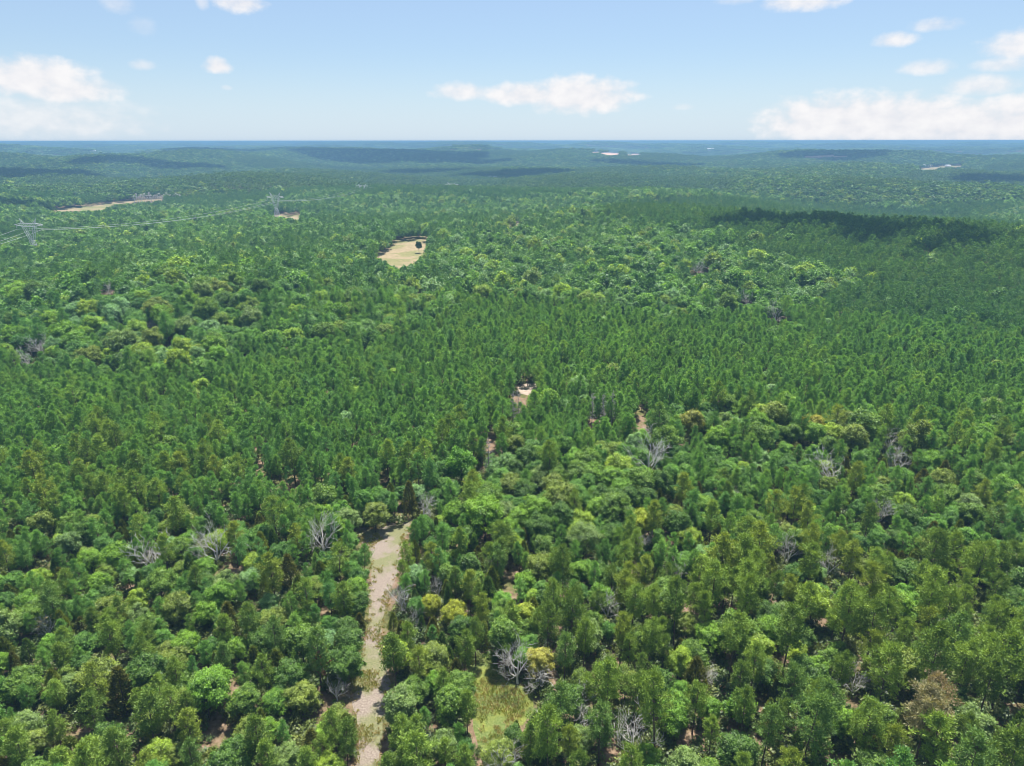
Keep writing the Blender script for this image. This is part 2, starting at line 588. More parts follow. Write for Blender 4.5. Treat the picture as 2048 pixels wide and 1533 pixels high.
# ------------------------------------------------------------------ ground
def build_ground():
    rr = [0.0]
    r = 30.0
    while r < 24000:
        rr.append(r)
        r += max(8.0, r * 0.018)
    rr.append(24000.0)
    rr = np.array(rr)
    nang = 480
    # finer in front, coarser behind
    u = np.linspace(-1, 1, nang, endpoint=False)
    ang = math.pi * (0.45 * u + 0.55 * u ** 3)
    Rg, A = np.meshgrid(rr[1:], ang, indexing='ij')
    X, Y = Rg * np.sin(A), Rg * np.cos(A)
    Z = height(X, Y)
    V = np.concatenate([[[0, 0, float(height(np.array(0.0), np.array(0.0)))]], np.stack([X.ravel(), Y.ravel(), Z.ravel()], 1)])
    n = len(rr) - 1
    i, j = np.meshgrid(np.arange(n - 1), np.arange(nang), indexing='ij')
    a = 1 + i * nang + j
    b = 1 + i * nang + (j + 1) % nang
    Q = np.stack([a, a + nang, b + nang, b], -1).reshape(-1, 4)
    jj = np.arange(nang)
    T = np.stack([np.zeros(nang, int), 1 + jj, 1 + (jj + 1) % nang], 1)
    me = mesh_np('ground', V, Q, T, [m_ground], smooth_=True)
    return link('ground', me, kind='structure')


build_ground()


def sub(poly, step):
    out = []
    for i in range(len(poly)):
        a, b = np.array(poly[i], float), np.array(poly[(i + 1) % len(poly)], float)
        k = max(1, int(np.linalg.norm(b - a) / step))
        for t in range(k):
            out.append(a + (b - a) * t / k)
    return out


def patch(name, pts_px, mat, lift, cell, step=12, wob=0.0, grow=1.0, **props):
    """a sheet of other ground laid on the terrain; outline given by sight lines"""
    rng = np.random.default_rng(len(name) + len(pts_px))
    w = [at_ground(px, py) for px, py in sub(pts_px, step)]
    P = [Vector((p.x, p.y)) for p in w]
    c = sum(P, Vector((0, 0))) / len(P)
    P = [c + (p - c) * grow + Vector(rng.normal(0, wob, 2)) for p in P]
    n = len(P)
    xs = [p.x for p in P]
    ys = [p.y for p in P]
    gx, gy = np.meshgrid(np.arange(min(xs), max(xs), cell), np.arange(min(ys), max(ys), cell))
    ins = inside([(p.x, p.y) for p in P], gx.ravel(), gy.ravel())
    I = [Vector((float(a), float(b))) for a, b in zip(gx.ravel()[ins], gy.ravel()[ins])]
    vs, _, fs, *_ = delaunay_2d_cdt(P + I, [(i, (i + 1) % n) for i in range(n)], [], 1, 1e-4)
    vx = np.array([v.x for v in vs])
    vy = np.array([v.y for v in vs])
    V = np.stack([vx, vy, height(vx, vy) + lift], 1)
    me = mesh_np(name, V, None, [tuple(f) for f in fs], [mat], smooth_=True)
    return link(name, me, **props)


TRACK = [(706, 1545), (719, 1480), (709, 1420), (700, 1370), (715, 1318), (736, 1262), (740, 1235), (734, 1200), (745, 1150), (736, 1100), (706, 1066),
         (728, 1054), (752, 1060), (782, 1048), (824, 1041), (804, 1090), (797, 1140), (774, 1190), (762, 1240), (759, 1300), (771, 1335),
         (779, 1368), (770, 1430), (765, 1470), (745, 1545)]
patch('dirt_track', TRACK, m_track, 0.012, 3.0, wob=0.25, grow=1.0, kind='structure')
MEADOW = [(938, 1330), (980, 1322), (1006, 1370), (1050, 1386), (1054, 1425), (1024, 1446), (990, 1496), (962, 1486), (955, 1420)]
patch('grass_clearing', MEADOW, m_meadow, 0.012, 2.0, wob=0.2, grow=1.25, kind='structure')
FIELD = [(742, 511), (780, 500), (782, 484), (815, 479), (858, 474), (850, 490), (848, 512), (828, 528), (800, 536), (770, 524)]
patch('hay_field', FIELD, m_field, 0.25, 6.0, wob=0.5, grow=1.08, kind='structure')
FIELD2 = [(84, 420), (150, 415), (212, 407), (275, 398), (330, 396), (325, 401), (228, 409), (205, 421), (120, 423)]
patch('hay_field', FIELD2, m_field, 0.3, 12.0, wob=1, grow=1.05, kind='structure')
FIELD3 = [(532, 433), (548, 428), (572, 427), (578, 432), (590, 428), (600, 428), (602, 438), (592, 441), (580, 436), (560, 435)]
patch('hay_field', FIELD3, m_field, 0.3, 8.0, wob=0.6, grow=1.1, kind='structure')
FIELD4 = [(1008, 452), (1040, 444), (1050, 447), (1020, 456)]
patch('hay_field', FIELD4, m_field, 0.3, 8.0, wob=0.5, grow=1.1, kind='structure')
BARE = [(1034, 772), (1068, 766), (1072, 775), (1058, 790), (1040, 786)]
patch('bare_soil', BARE, m_soil, 0.02, 2.0, wob=0.2, grow=1.15, kind='structure')
CLAY = [[(1182, 304.5), (1196, 304), (1200, 306), (1186, 306.3)], [(1200, 306), (1238, 306.5), (1240, 310), (1222, 312), (1205, 309)], [(1252, 308), (1280, 308), (1282, 311), (1255, 312)],
        [(1600, 315), (1640, 312), (1668, 311), (1668, 314), (1630, 317)], [(1664, 314), (1694, 313), (1694, 315), (1668, 316.5)]]
for c in CLAY:
    patch('clay_clearing', c, m_clay, 0.8, 30.0, step=4, wob=4, kind='structure')
YARD = [(1838, 338), (1862, 335), (1880, 333), (1925, 331.5), (1925, 334.5), (1878, 337), (1872, 341), (1842, 342)]
patch('house_yard', YARD, m_field, 0.5, 20.0, step=6, wob=1, kind='structure')

# small openings (px, py, half width, half height): no crown may hide them
HOLES = [(58, 1327, 14, 15), (505, 1208, 13, 9), (143, 1438, 10, 10), (226, 1442, 12, 12), (158, 1466, 14, 10), (443, 1455, 17, 32), (457, 1372, 11, 26),
         (468, 1138, 9, 8), (966, 1082, 10, 22), (1022, 1152, 10, 18), (1014, 1182, 22, 14), (1181, 1340, 8, 16), (1372, 1488, 18, 24),
         (1456, 1474, 18, 9), (1215, 1518, 22, 12), (520, 935, 7, 26), (548, 968, 16, 8), (592, 972, 10, 10), (982, 880, 10, 14), (988, 905, 6, 12),
         (1286, 826, 8, 10), (1282, 848, 8, 10), (1180, 852, 6, 14), (812, 1032, 8, 10), (767, 965, 7, 7), (640, 1208, 9, 6), (650, 1235, 8, 8),
         (630, 1440, 9, 14), (1570, 1045, 6, 10), (1775, 1065, 5, 10), (1030, 800, 10, 8), (240, 1170, 12, 8), (980, 1480, 10, 22), (1440, 1420, 6, 8)]


def taken_out(X, Y, Z, h, cr):
    """True for trees whose crown would hide an opening"""
    rej = np.zeros(X.shape, bool)
    px, py, dep = project(X, Y, Z + 0.62 * h)
    _, pt, _ = project(X, Y, Z + 0.97 * h)
    bx, pb, _ = project(X, Y, Z + 0.12 * h)
    rpx = F * cr / dep
    pts = [(px, py), (px, pt), (px - 0.8 * rpx, py), (px + 0.8 * rpx, py), (px - 0.6 * rpx, 0.5 * (py + pb)), (px + 0.6 * rpx, 0.5 * (py + pb)), (px, 0.5 * (py + pb)), (bx, pb), (px - 0.5 * rpx, 0.5 * (py + pt)), (px + 0.5 * rpx, 0.5 * (py + pt))]
    for poly in (TRACK, MEADOW, FIELD, FIELD2, FIELD3, FIELD4, BARE, *CLAY, YARD):
        for a, b in pts:
            rej |= inside(poly, a, b)
    for hx, hy, hw, hh in HOLES:
        hw, hh = 1.25 * hw, 1.25 * hh
        half = np.maximum((pb - pt) * 0.42, 1)
        rej |= ((hx - px) / (0.9 * rpx + hw * 0.55)) ** 2 + ((hy - 0.5 * (pt + pb)) / (half + hh * 0.55)) ** 2 < 1
    return rej


# ------------------------------------------------------------------ tree shapes
def trunk_part(P, H, r, rng, lean=0.2, sides=7, top=0.9, mat=0):
    k = 6
    off = np.cumsum(rng.normal(0, lean * 0.3, (k, 2)), 0)
    off -= off[0]
    pts = [(off[i, 0], off[i, 1], H * top * i / (k - 1) - (0.4 if i == 0 else 0)) for i in range(k)]
    P.tube(pts, [r * (1.25 if i == 0 else 1.0) * (1 - 0.85 * i / (k - 1)) for i in range(k)], sides, mat)
    return pts


def broadleaf(seed, R=4.0, zc=7.0, rz=4.4, lobes=13, ncl=210, ncard=52, size=0.20, spread=0.36, trunk=True):
    rng = np.random.default_rng(seed)
    crown, tr = Parts(), Parts()
    C, LR = [np.array([0, 0, zc - 0.1 * rz])], [0.62 * R]
    for i in range(lobes):
        th = 2.399963 * i + rng.uniform(-0.5, 0.5)
        z = 1 - 1.55 * (i + 0.5) / lobes
        q = math.sqrt(max(0, 1 - z * z))
        f = rng.uniform(0.5, 0.82)
        C.append(np.array([R * f * q * math.cos(th), R * f * q * math.sin(th), zc + rz * f * z]))
        LR.append(R * rng.uniform(0.28, 0.46))
    C, LR = np.array(C), np.array(LR)
    w = LR ** 2
    w[0] *= 0.5
    P, O = [], []
    tries = 0
    while len(P) < ncl and tries < ncl * 30:
        tries += 1
        i = rng.choice(len(C), p=w / w.sum())
        d = rng.normal(size=3)
        d[2] += 0.35
        d /= np.linalg.norm(d)
        p = C[i] + d * LR[i] * rng.uniform(0.82, 1.12) * np.array([1, 1, 1.0])
        dist = np.linalg.norm((p - C), axis=1) / LR
        dist[i] = 9
        if dist.min() < 0.78 or p[2] < zc - rz * 0.9:
            continue
        P.append(p)
        O.append(d)
    P, O = np.array(P), np.array(O)
    n = len(P)
    sh = np.clip(rng.normal(0.5, 0.22, n), 0, 1)
    cs = spread * rng.uniform(0.7, 1.3, n)
    PP = np.repeat(P, ncard, 0) + rng.normal(size=(n * ncard, 3)) * np.repeat(cs, ncard)[:, None] * np.array([1, 1, 0.75])
    NN = np.repeat(O, ncard, 0) * 0.55 + np.array([0, 0, 0.55]) + rng.normal(size=(n * ncard, 3)) * 0.5
    crown.cards(PP, NN, size, 0.62, rng, np.clip(np.repeat(sh, ncard) + rng.normal(0, 0.16, n * ncard), 0, 1))
    if trunk:
        pts = trunk_part(tr, zc + 0.4 * rz, 0.2, rng)
        for i in range(1, len(C), 2):
            z0 = zc - rz * rng.uniform(0.55, 0.9)
            mid = np.array([C[i][0] * 0.45, C[i][1] * 0.45, 0.5 * (z0 + C[i][2])])
            tr.tube([(0, 0, z0), mid, C[i]], [0.1, 0.07, 0.025], 5)
    return crown, tr


def pine(seed, H=15.0, R=2.5, base=0.42, whorls=13, nb=5, tufts=3, ncard=22, length=0.46, width=0.085, puff=0.42, droop=0.0, trunk=True):
    rng = np.random.default_rng(seed)
    crown, tr = Parts(), Parts()
    P, D = [], []
    limbs = []
    for k in range(whorls):
        t = (k + rng.uniform(-0.3, 0.3)) / (whorls - 1)
        t = min(max(t, 0), 1)
        z = H * (base + (0.985 - base) * t)
        prof = (0.62 + 1.0 * t) if t < 0.38 else (1.0 - ((t - 0.38) / 0.62) ** 1.7) * 0.86 + 0.14
        prof = min(prof, 1.0)
        n = nb if t < 0.85 else 3
        a0 = rng.uniform(0, 6.28)
        for b in range(n):
            a = a0 + 6.2832 * b / n + rng.uniform(-0.4, 0.4)
            Lb = R * prof * rng.uniform(0.5, 1.2)
            if rng.random() < 0.2:
                continue
            dirh = np.array([math.cos(a), math.sin(a), 0])
            rise = 0.15 + 0.55 * t
            end = np.array([0, 0, z]) + dirh * Lb + np.array([0, 0, Lb * rise])
            limbs.append((z, end))
            for q in range(tufts):
                f = 0.42 + 0.58 * (q + 1) / tufts
                p = np.array([0, 0, z]) * (1 - f) + end * f + rng.normal(0, 0.16, 3)
                P.append(p)
                D.append(dirh * (0.75 - 0.4 * t) + np.array([0, 0, 0.55 + 0.3 * t]))
    P.append(np.array([0, 0, H * 0.985]))
    D.append(np.array([0, 0, 1.0]))
    P, D = np.array(P), np.array(D)
    n = len(P)
    sh = np.clip(rng.normal(0.5, 0.2, n), 0, 1)
    DD = rng.normal(size=(n * ncard, 3))
    DD /= np.linalg.norm(DD, axis=1, keepdims=True)
    DD = DD + np.repeat(D, ncard, 0) * 0.25 + np.array([0, 0, 0.25])
    PP = np.repeat(P, ncard, 0) + DD * puff * rng.uniform(0.1, 0.9, (n * ncard, 1))
    crown.needles(PP, DD, length, width, rng, np.clip(np.repeat(sh, ncard) + rng.normal(0, 0.15, n * ncard), 0, 1))
    if trunk:
        trunk_part(tr, H, 0.17, rng, lean=0.12, top=0.97)
        for z, e in limbs:
            if rng.random() < 0.6:
                tr.tube([(0, 0, z), e], [0.045, 0.012], 3)
    return crown, tr


def cedar(seed, H=7.0, R=1.9, n=1500, length=0.5, width=0.09):
    rng = np.random.default_rng(seed)
    crown, tr = Parts(), Parts()
    t = rng.random(n) ** 0.8
    lob = 1 + 0.16 * np.sin(rng.integers(3, 6) * rng.uniform(0, 6.28, 1) + 5 * t)
    a = rng.uniform(0, 6.283, n)
    lob = 1 + 0.17 * np.sin(4 * a + 9 * t + rng.uniform(0, 6)) * np.cos(7 * t + 2 * a)
    r = R * (np.minimum(1, 0.55 + 2.2 * t)) * (1 - t) ** 0.72 * lob * rng.uniform(0.72, 1.05, n)
    z = 0.25 + (H - 0.4) * t
    P = np.stack([r * np.cos(a), r * np.sin(a), z], 1)
    D = np.stack([np.cos(a) * 0.55, np.sin(a) * 0.55, np.full(n, 0.9)], 1) + rng.normal(size=(n, 3)) * 0.35
    crown.needles(P, D, length, width, rng, np.clip(0.5 + 0.25 * np.sin(5 * a + 11 * t) + rng.normal(0, 0.15, n), 0, 1))
    trunk_part(tr, H, 0.12, rng, lean=0.05, top=0.9, sides=5)
    return crown, tr


def dead(seed, H=10.0, spread=0.75, depth=4, wide=1.0):
    rng = np.random.default_rng(seed)
    P, Bz = Parts(), Parts()

    def grow(part, p, d, ln, r, lev):
        pts, rad = [p], [r]
        k = 3
        q, dd = p.copy(), d.copy()
        for i in range(k):
            dd = dd + rng.normal(0, 0.15, 3) + np.array([0, 0, 0.11])
            dd /= np.linalg.norm(dd)
            q = q + dd * ln / k
            pts.append(q.copy())
            rad.append(r * (1 - 0.5 * (i + 1) / k))
        part.tube(pts, rad, 6 if lev == 0 else (5 if lev == 1 else 3), 0)
        if lev >= depth:
            return
        nxt = Bz
        nchild = (5, 4, 4, 3)[min(lev, 3)]
        for c in range(nchild):
            f = rng.uniform(0.45, 1.0) if c else 1.0
            j = min(int(f * k), k)
            a = rng.uniform(0, 6.283)
            side = np.cross(dd, np.array([math.cos(a), math.sin(a), 0.3]))
            side /= np.linalg.norm(side) + 1e-9
            nd = dd * rng.uniform(0.5, 0.9) + side * spread * rng.uniform(0.7, 1.3) * (1.25 if lev == 0 else 1.0)
            nd /= np.linalg.norm(nd)
            grow(nxt, pts[j].copy(), nd, ln * rng.uniform(0.55, 0.8) * (1.15 if lev == 0 else 1.0), max(rad[j] * rng.uniform(0.45, 0.65), 0.02), lev + 1)

    grow(P, np.array([0, 0, -0.3]), np.array([rng.normal(0, 0.08), rng.normal(0, 0.08), 1.0]), H * 0.38, 0.22, 0)
    V = np.concatenate(Bz.V)
    for part in (P, Bz):
        for v in part.V:
            v[:, 0] *= wide
            v[:, 1] *= wide
    return P, Bz


def snag(seed, H=15.0):
    rng = np.random.default_rng(seed)
    P, Bz = Parts(), Parts()
    trunk_part(P, H, 0.17, rng, lean=0.1, top=1.0, sides=6)
    for k in range(60):
        t = rng.uniform(0.3, 0.98)
        z = H * t
        a = rng.uniform(0, 6.283)
        Lb = 1.9 * (1.08 - t) ** 0.6 * rng.uniform(0.4, 1.2)
        e = np.array([math.cos(a) * Lb, math.sin(a) * Lb, z + rng.uniform(-0.15, 0.5)])
        Bz.tube([(0, 0, z), (e + np.array([0, 0, z - 0.2])) * np.array([0.5, 0.5, 0.5]), e], [0.06, 0.045, 0.025], 3)
        for q in range(3):
            f = rng.uniform(0.4, 1)
            s0 = np.array([0, 0, z]) * (1 - f) + e * f
            Bz.tube([s0, s0 + rng.normal(0, 0.35, 3)], [0.03, 0.018], 3)
    return P, Bz


# ------------------------------------------------------------------ where the trees stand
Z_PLANT = [(-200, 705), (0, 715), (250, 745), (430, 735), (490, 690), (700, 690), (860, 640), (1000, 590), (1250, 640), (1560, 630), (1640, 600), (1720, 560),
           (1560, 510), (1480, 470), (1250, 440), (1190, 415), (1420, 395), (1700, 408), (2300, 480), (2300, 880), (1900, 870), (1700, 830), (1430, 800),
           (1320, 820), (1290, 870), (1100, 890), (870, 900), (800, 940), (560, 985), (300, 1000), (150, 1010), (-200, 1040)]
Z_FARPINE = [(640, 345), (900, 338), (1150, 345), (1480, 360), (1470, 378), (1150, 392), (900, 388), (690, 392)]
Z_FARPINE2 = [(330, 355), (640, 345), (680, 372), (420, 385)]
Z_RIGHTPINE = [(1080, 1180), (1500, 1120), (1560, 1080), (2300, 1120), (2300, 1700), (1100, 1700)]
Z_LEFTWOOD = [(-200, 575), (220, 560), (320, 530), (480, 560), (500, 660), (470, 700), (420, 735), (230, 745), (-200, 730)]
Z_BRIGHT = [(860, 905), (1090, 880), (1290, 860), (1340, 950), (1240, 1010), (1180, 1060), (900, 1010)]
Z_UPPERWOOD = [(860, 500), (1180, 440), (1300, 455), (1560, 520), (1720, 560), (1640, 605), (1400, 625), (1000, 595), (880, 560)]


def zone_weights(px, py):
    """share of pine, broadleaf, cedar and the size factors for each spot"""
    n = len(px)
    W = np.tile([0.25, 0.75, 0.0], (n, 1))
    ph = np.full(n, 13.9)
    bs = np.full(n, 1.05)

    def put(mask, w, p, b):
        W[mask] = w
        ph[mask] = p
        bs[mask] = b
    put(py > 880, [0.36, 0.48, 0.16], 10.0, 0.62)
    put(inside(Z_LEFTWOOD, px, py), [0.06, 0.94, 0], 13, 1.08)
    put(inside(Z_UPPERWOOD, px, py), [0.08, 0.92, 0], 13, 1.08)
    put(inside(Z_PLANT, px, py), [0.91, 0.09, 0], 11.0, 0.74)
    put(inside(Z_BRIGHT, px, py), [0.10, 0.86, 0.04], 11, 0.82)
    put(inside(Z_RIGHTPINE, px, py), [0.60, 0.34, 0.06], 14.6, 0.66)
    put(inside(Z_FARPINE, px, py) | inside(Z_FARPINE2, px, py), [0.98, 0.02, 0], 13, 1.0)
    return W, ph, bs


# dead trees: px, py of the middle of the crown, size, name that other labels use, own label
DEAD_GROW = 1.4
DEAD = [
    (300, 1085, 1.05, 'the leaning grey tree', 'leafless grey tree with tangled boughs at the left edge of the near woods', 0),
    (425, 1065, 1.15, 'the white clawed tree', 'leafless white tree with clawed boughs beside a lime-green tree', 1),
    (640, 1055, 1.1, 'the silver bare tree', 'leafless silver tree left of the far end of the dirt track', 2),
    (845, 1003, 0.75, 'the pale forked tree', 'small pale leafless tree just past the far end of the dirt track', 3),
    (800, 1178, 0.72, 'the bleached track-edge tree', 'bleached leafless tree on the right-hand edge of the dirt track', 4),
    (872, 1165, 0.55, 'the thin grey tree', 'thin grey leafless tree just right of the bleached one by the track', 2),
    (1035, 1300, 0.95, 'the big tangled dead tree', 'biggest tangled leafless tree above the yellow grassy clearing', 1),
    (1070, 1340, 0.65, 'the slanting dead tree', 'slanting leafless grey tree at the right end of the yellow grassy clearing', 3),
    (1165, 1400, 0.75, 'the crooked dead tree', 'crooked leafless tree between two big dark crowns right of the clearing', 0),
    (1272, 1450, 0.85, 'the white spidery tree', 'white spidery leafless tree among tall pines near the bottom', 4),
    (1003, 1522, 0.75, 'the cut-off pale tree', 'pale leafless tree cut off by the bottom edge below the clearing', 2),
    (1300, 888, 1.35, 'the tall white dead tree', 'tall white leafless tree at the lower edge of the pine plantation', 1),
    (1665, 920, 1.2, 'the fanned grey tree', 'grey leafless tree with fanned boughs, left of two on the right', 3),
    (1800, 905, 0.95, 'the small fanned tree', 'smaller fanned leafless tree, right of the two on the right', 4),
    (1760, 1000, 0.95, 'the dull brown bare tree', 'dull brown-grey leafless tree below the two fanned ones', 0),
    (1575, 1085, 0.85, 'the hazy grey bare tree', 'hazy grey leafless tree beside a rusty shrub', 2),
    (1660, 1110, 0.85, 'the narrow bare tree', 'narrow leafless tree right of the hazy grey one', 1),
    (1365, 1130, 0.65, 'the low pale bare tree', 'low pale leafless tree in the middle of the right woods', 3),
    (1290, 1070, 0.6, 'the grey twiggy tree', 'grey twiggy leafless tree beside a yellow-green crown', 0),
    (1215, 1192, 0.75, 'the twiggy bush-like tree', 'twiggy bush-like leafless tree above a tall pine', 4),
    (825, 1226, 0.45, 'the stubby bare tree', 'stubby leafless tree right of the narrow part of the track', 3),
    (85, 1245, 0.6, 'the grey tree by the left edge', 'grey leafless tree almost hidden near the left edge', 2),
    (670, 1365, 0.5, 'the low twiggy tree', 'low twiggy leafless tree left of the widening track', 1),
    (77, 678, 1.2, 'the far grey tree on the left', 'grey leafless tree in the left hardwood block', 0),
    (53, 706, 1.0, 'the far twin on the left', 'whitish leafless tree just below another in the left hardwood block', 3),
    (215, 570, 0.9, 'the far pale tree', 'pale leafless tree near the top of the left hardwood block', 4),
    (305, 640, 0.9, 'the far tree mid block', 'greyish leafless tree in the middle of the left hardwood block', 1),
    (1400, 530, 1.2, 'the far tree by the yellow crown', 'whitish leafless tree below a yellow crown in the upper hardwoods', 2),
    (1552, 616, 1.3, 'the far white tree', 'white leafless tree where the upper hardwoods meet the plantation', 1),
    (1495, 590, 1.0, 'the far small tree', 'small leafless tree left of the white one by the plantation', 3),
    (1780, 868, 0.8, 'the little grey tree', 'little grey leafless tree above the smaller fanned one', 2),
    (1420, 1340, 0.5, 'the wiry tree', 'wiry leafless tree between tall pines on the lower right', 0),
    (1710, 1350, 0.6, 'the thin dark tree', 'thin dark leafless tree among the tall pines on the lower right', 1),
]
SNAGS = [(1185, 812, 'grey bare pine snag, left one of three standing by the plantation gap'),
         (1206, 818, 'grey bare pine snag, middle one of three standing by the plantation gap'),
         (1224, 812, 'grey bare pine snag, right one of three standing by the plantation gap'),
         (1036, 806, 'grey bare pine snag, right one of a pair below the bare soil'),
         (1026, 812, 'grey bare pine snag, left one of a pair below the bare soil'),
         (976, 908, 'lone grey bare pine snag above the bright green hardwoods')]
dead_spots = []
for px, py, s, short, lab, v in DEAD:
    s *= DEAD_GROW
    zc = 6.2 * s
    p = at_ground(px, py, zc)
    dead_spots.append((p.x, p.y, float(height(np.array(p.x), np.array(p.y))), s))
snag_spots = []
for px, py, lab in SNAGS:
    p = at_ground(px, py, 10.0)
    snag_spots.append((p.x, p.y, float(height(np.array(p.x), np.array(p.y)))))


def hides_dead(X, Y, Z, h, cr):
    rej = np.zeros(X.shape, bool)
    px, py, dep = project(X, Y, Z + 0.62 * h)
    _, pt, _ = project(X, Y, Z + h)
    rpx = F * cr / dep
    for (dx, dy, dz, s), row in zip(dead_spots, DEAD):
        rej |= np.hypot(X - dx, Y - dy) < 1.2 * s + 0.45 * cr
        near = (Y < dy + 1.0)
        lim = row[1] + (0.36 * 9 * s * F / math.hypot(dy, 100))
        rej |= near & (abs(px - row[0]) < 0.8 * rpx + 10 * s) & (pt < lim) & (py > row[1] - 20)
    for (dx, dy, dz), row in zip(snag_spots, SNAGS):
        rej |= np.hypot(X - dx, Y - dy) < 1.5
        rej |= (Y < dy) & (abs(px - row[0]) < 0.7 * rpx + 4) & (pt < row[1] + 14) & (py > row[1] - 10)
    return rej


def stand_noise(x, y, wl, seed):
    rs = np.random.default_rng(seed)
    v = 0
    for k in range(5):
        th = rs.uniform(0, 6.283)
        w = wl * rs.uniform(0.6, 1.6)
        v = v + np.sin((x * math.cos(th) + y * math.sin(th)) * 6.283 / w + rs.uniform(0, 6.28))
    return v / 2.2


# special colours put on the crown nearest to a spot: px, py, kind, colour name, colour
def near_trees():
    """one by one, so that crowns touch but do not pile up (out to 760 m)"""
    rng = np.random.default_rng(11)
    n = 150000
    r = np.sqrt(rng.uniform(52.0 ** 2, 760.0 ** 2, n))
    a = rng.uniform(-0.86, 0.86, n)
    keep = (r < 260) | (abs(a) < 0.74)
    r, a = r[keep], a[keep]
    X, Y = r * np.sin(a), r * np.cos(a)
    Z = height(X, Y)
    px, py, dep = project(X, Y, Z + 9)
    # ragged borders between the stands
    px = px + rng.normal(0, 9, len(px))
    py = py + rng.normal(0, 5, len(px))
    W, ph, bs = zone_weights(px, py)
    u = rng.random(len(px))
    kind = np.where(u < W[:, 0], 0, np.where(u < W[:, 0] + W[:, 1], 1, 2))
    g = rng.lognormal(0, 0.21, len(px))
    # pine stands carry waves of better and poorer growth
    grow = 1 + 0.12 * stand_noise(X, Y, 60, 41)
    h = np.where(kind == 0, ph * np.clip(g * grow, 0.62, 1.42), np.where(kind == 1, 11.6 * bs * np.clip(g, 0.6, 1.45), 6.3 * g))
    cr = np.where(kind == 0, 0.142 * h + 0.08, np.where(kind == 1, 0.345 * h, 0.28 * h))
    cr = np.where((kind == 0) & (ph > 14), 0.19 * h, cr)
    bad = taken_out(X, Y, Z, h, cr) | hides_dead(X, Y, Z, h, cr)
    ok = ~bad
    X, Y, Z, kind, h, cr, py = [q[ok] for q in (X, Y, Z, kind, h, cr, py)]
    cell = 5.0
    grid = {}
    out = []
    cells = np.stack([np.floor(X / cell), np.floor(Y / cell)], 1).astype(int).tolist()
    xl, yl, cl, kl = X.tolist(), Y.tolist(), cr.tolist(), kind.tolist()
    for i in range(len(xl)):
        ci, cj = cells[i]
        good = True
        for di in (-1, 0, 1):
            for dj in (-1, 0, 1):
                for k in grid.get((ci + di, cj + dj), ()):
                    m = 0.70 * (cl[i] + cl[k])
                    if (xl[i] - xl[k]) ** 2 + (yl[i] - yl[k]) ** 2 < m * m:
                        good = False
                        break
                if not good:
                    break
            if not good:
                break
        if good:
            grid.setdefault((ci, cj), []).append(i)
            out.append(i)
    o = np.array(out)
    return X[o], Y[o], Z[o], kind[o], h[o], cr[o]


NX, NY, NZ, NK, NH, NC = near_trees()
NPX, NPY, NDEP = project(NX, NY, NZ + 0.62 * NH)


def ring(r0, r1, spacing, amax, seed):
    rng = np.random.default_rng(seed)
    g = np.arange(-r1, r1, spacing)
    gx, gy = np.meshgrid(g, np.arange(0, r1, spacing))
    x = gx.ravel() + rng.uniform(-0.5, 0.5, gx.size) * spacing
    y = gy.ravel() + rng.uniform(-0.5, 0.5, gx.size) * spacing
    r = np.hypot(x, y)
    k = (r >= r0) & (r < r1) & (abs(np.arctan2(x, y)) < amax)
    return x[k], y[k], rng


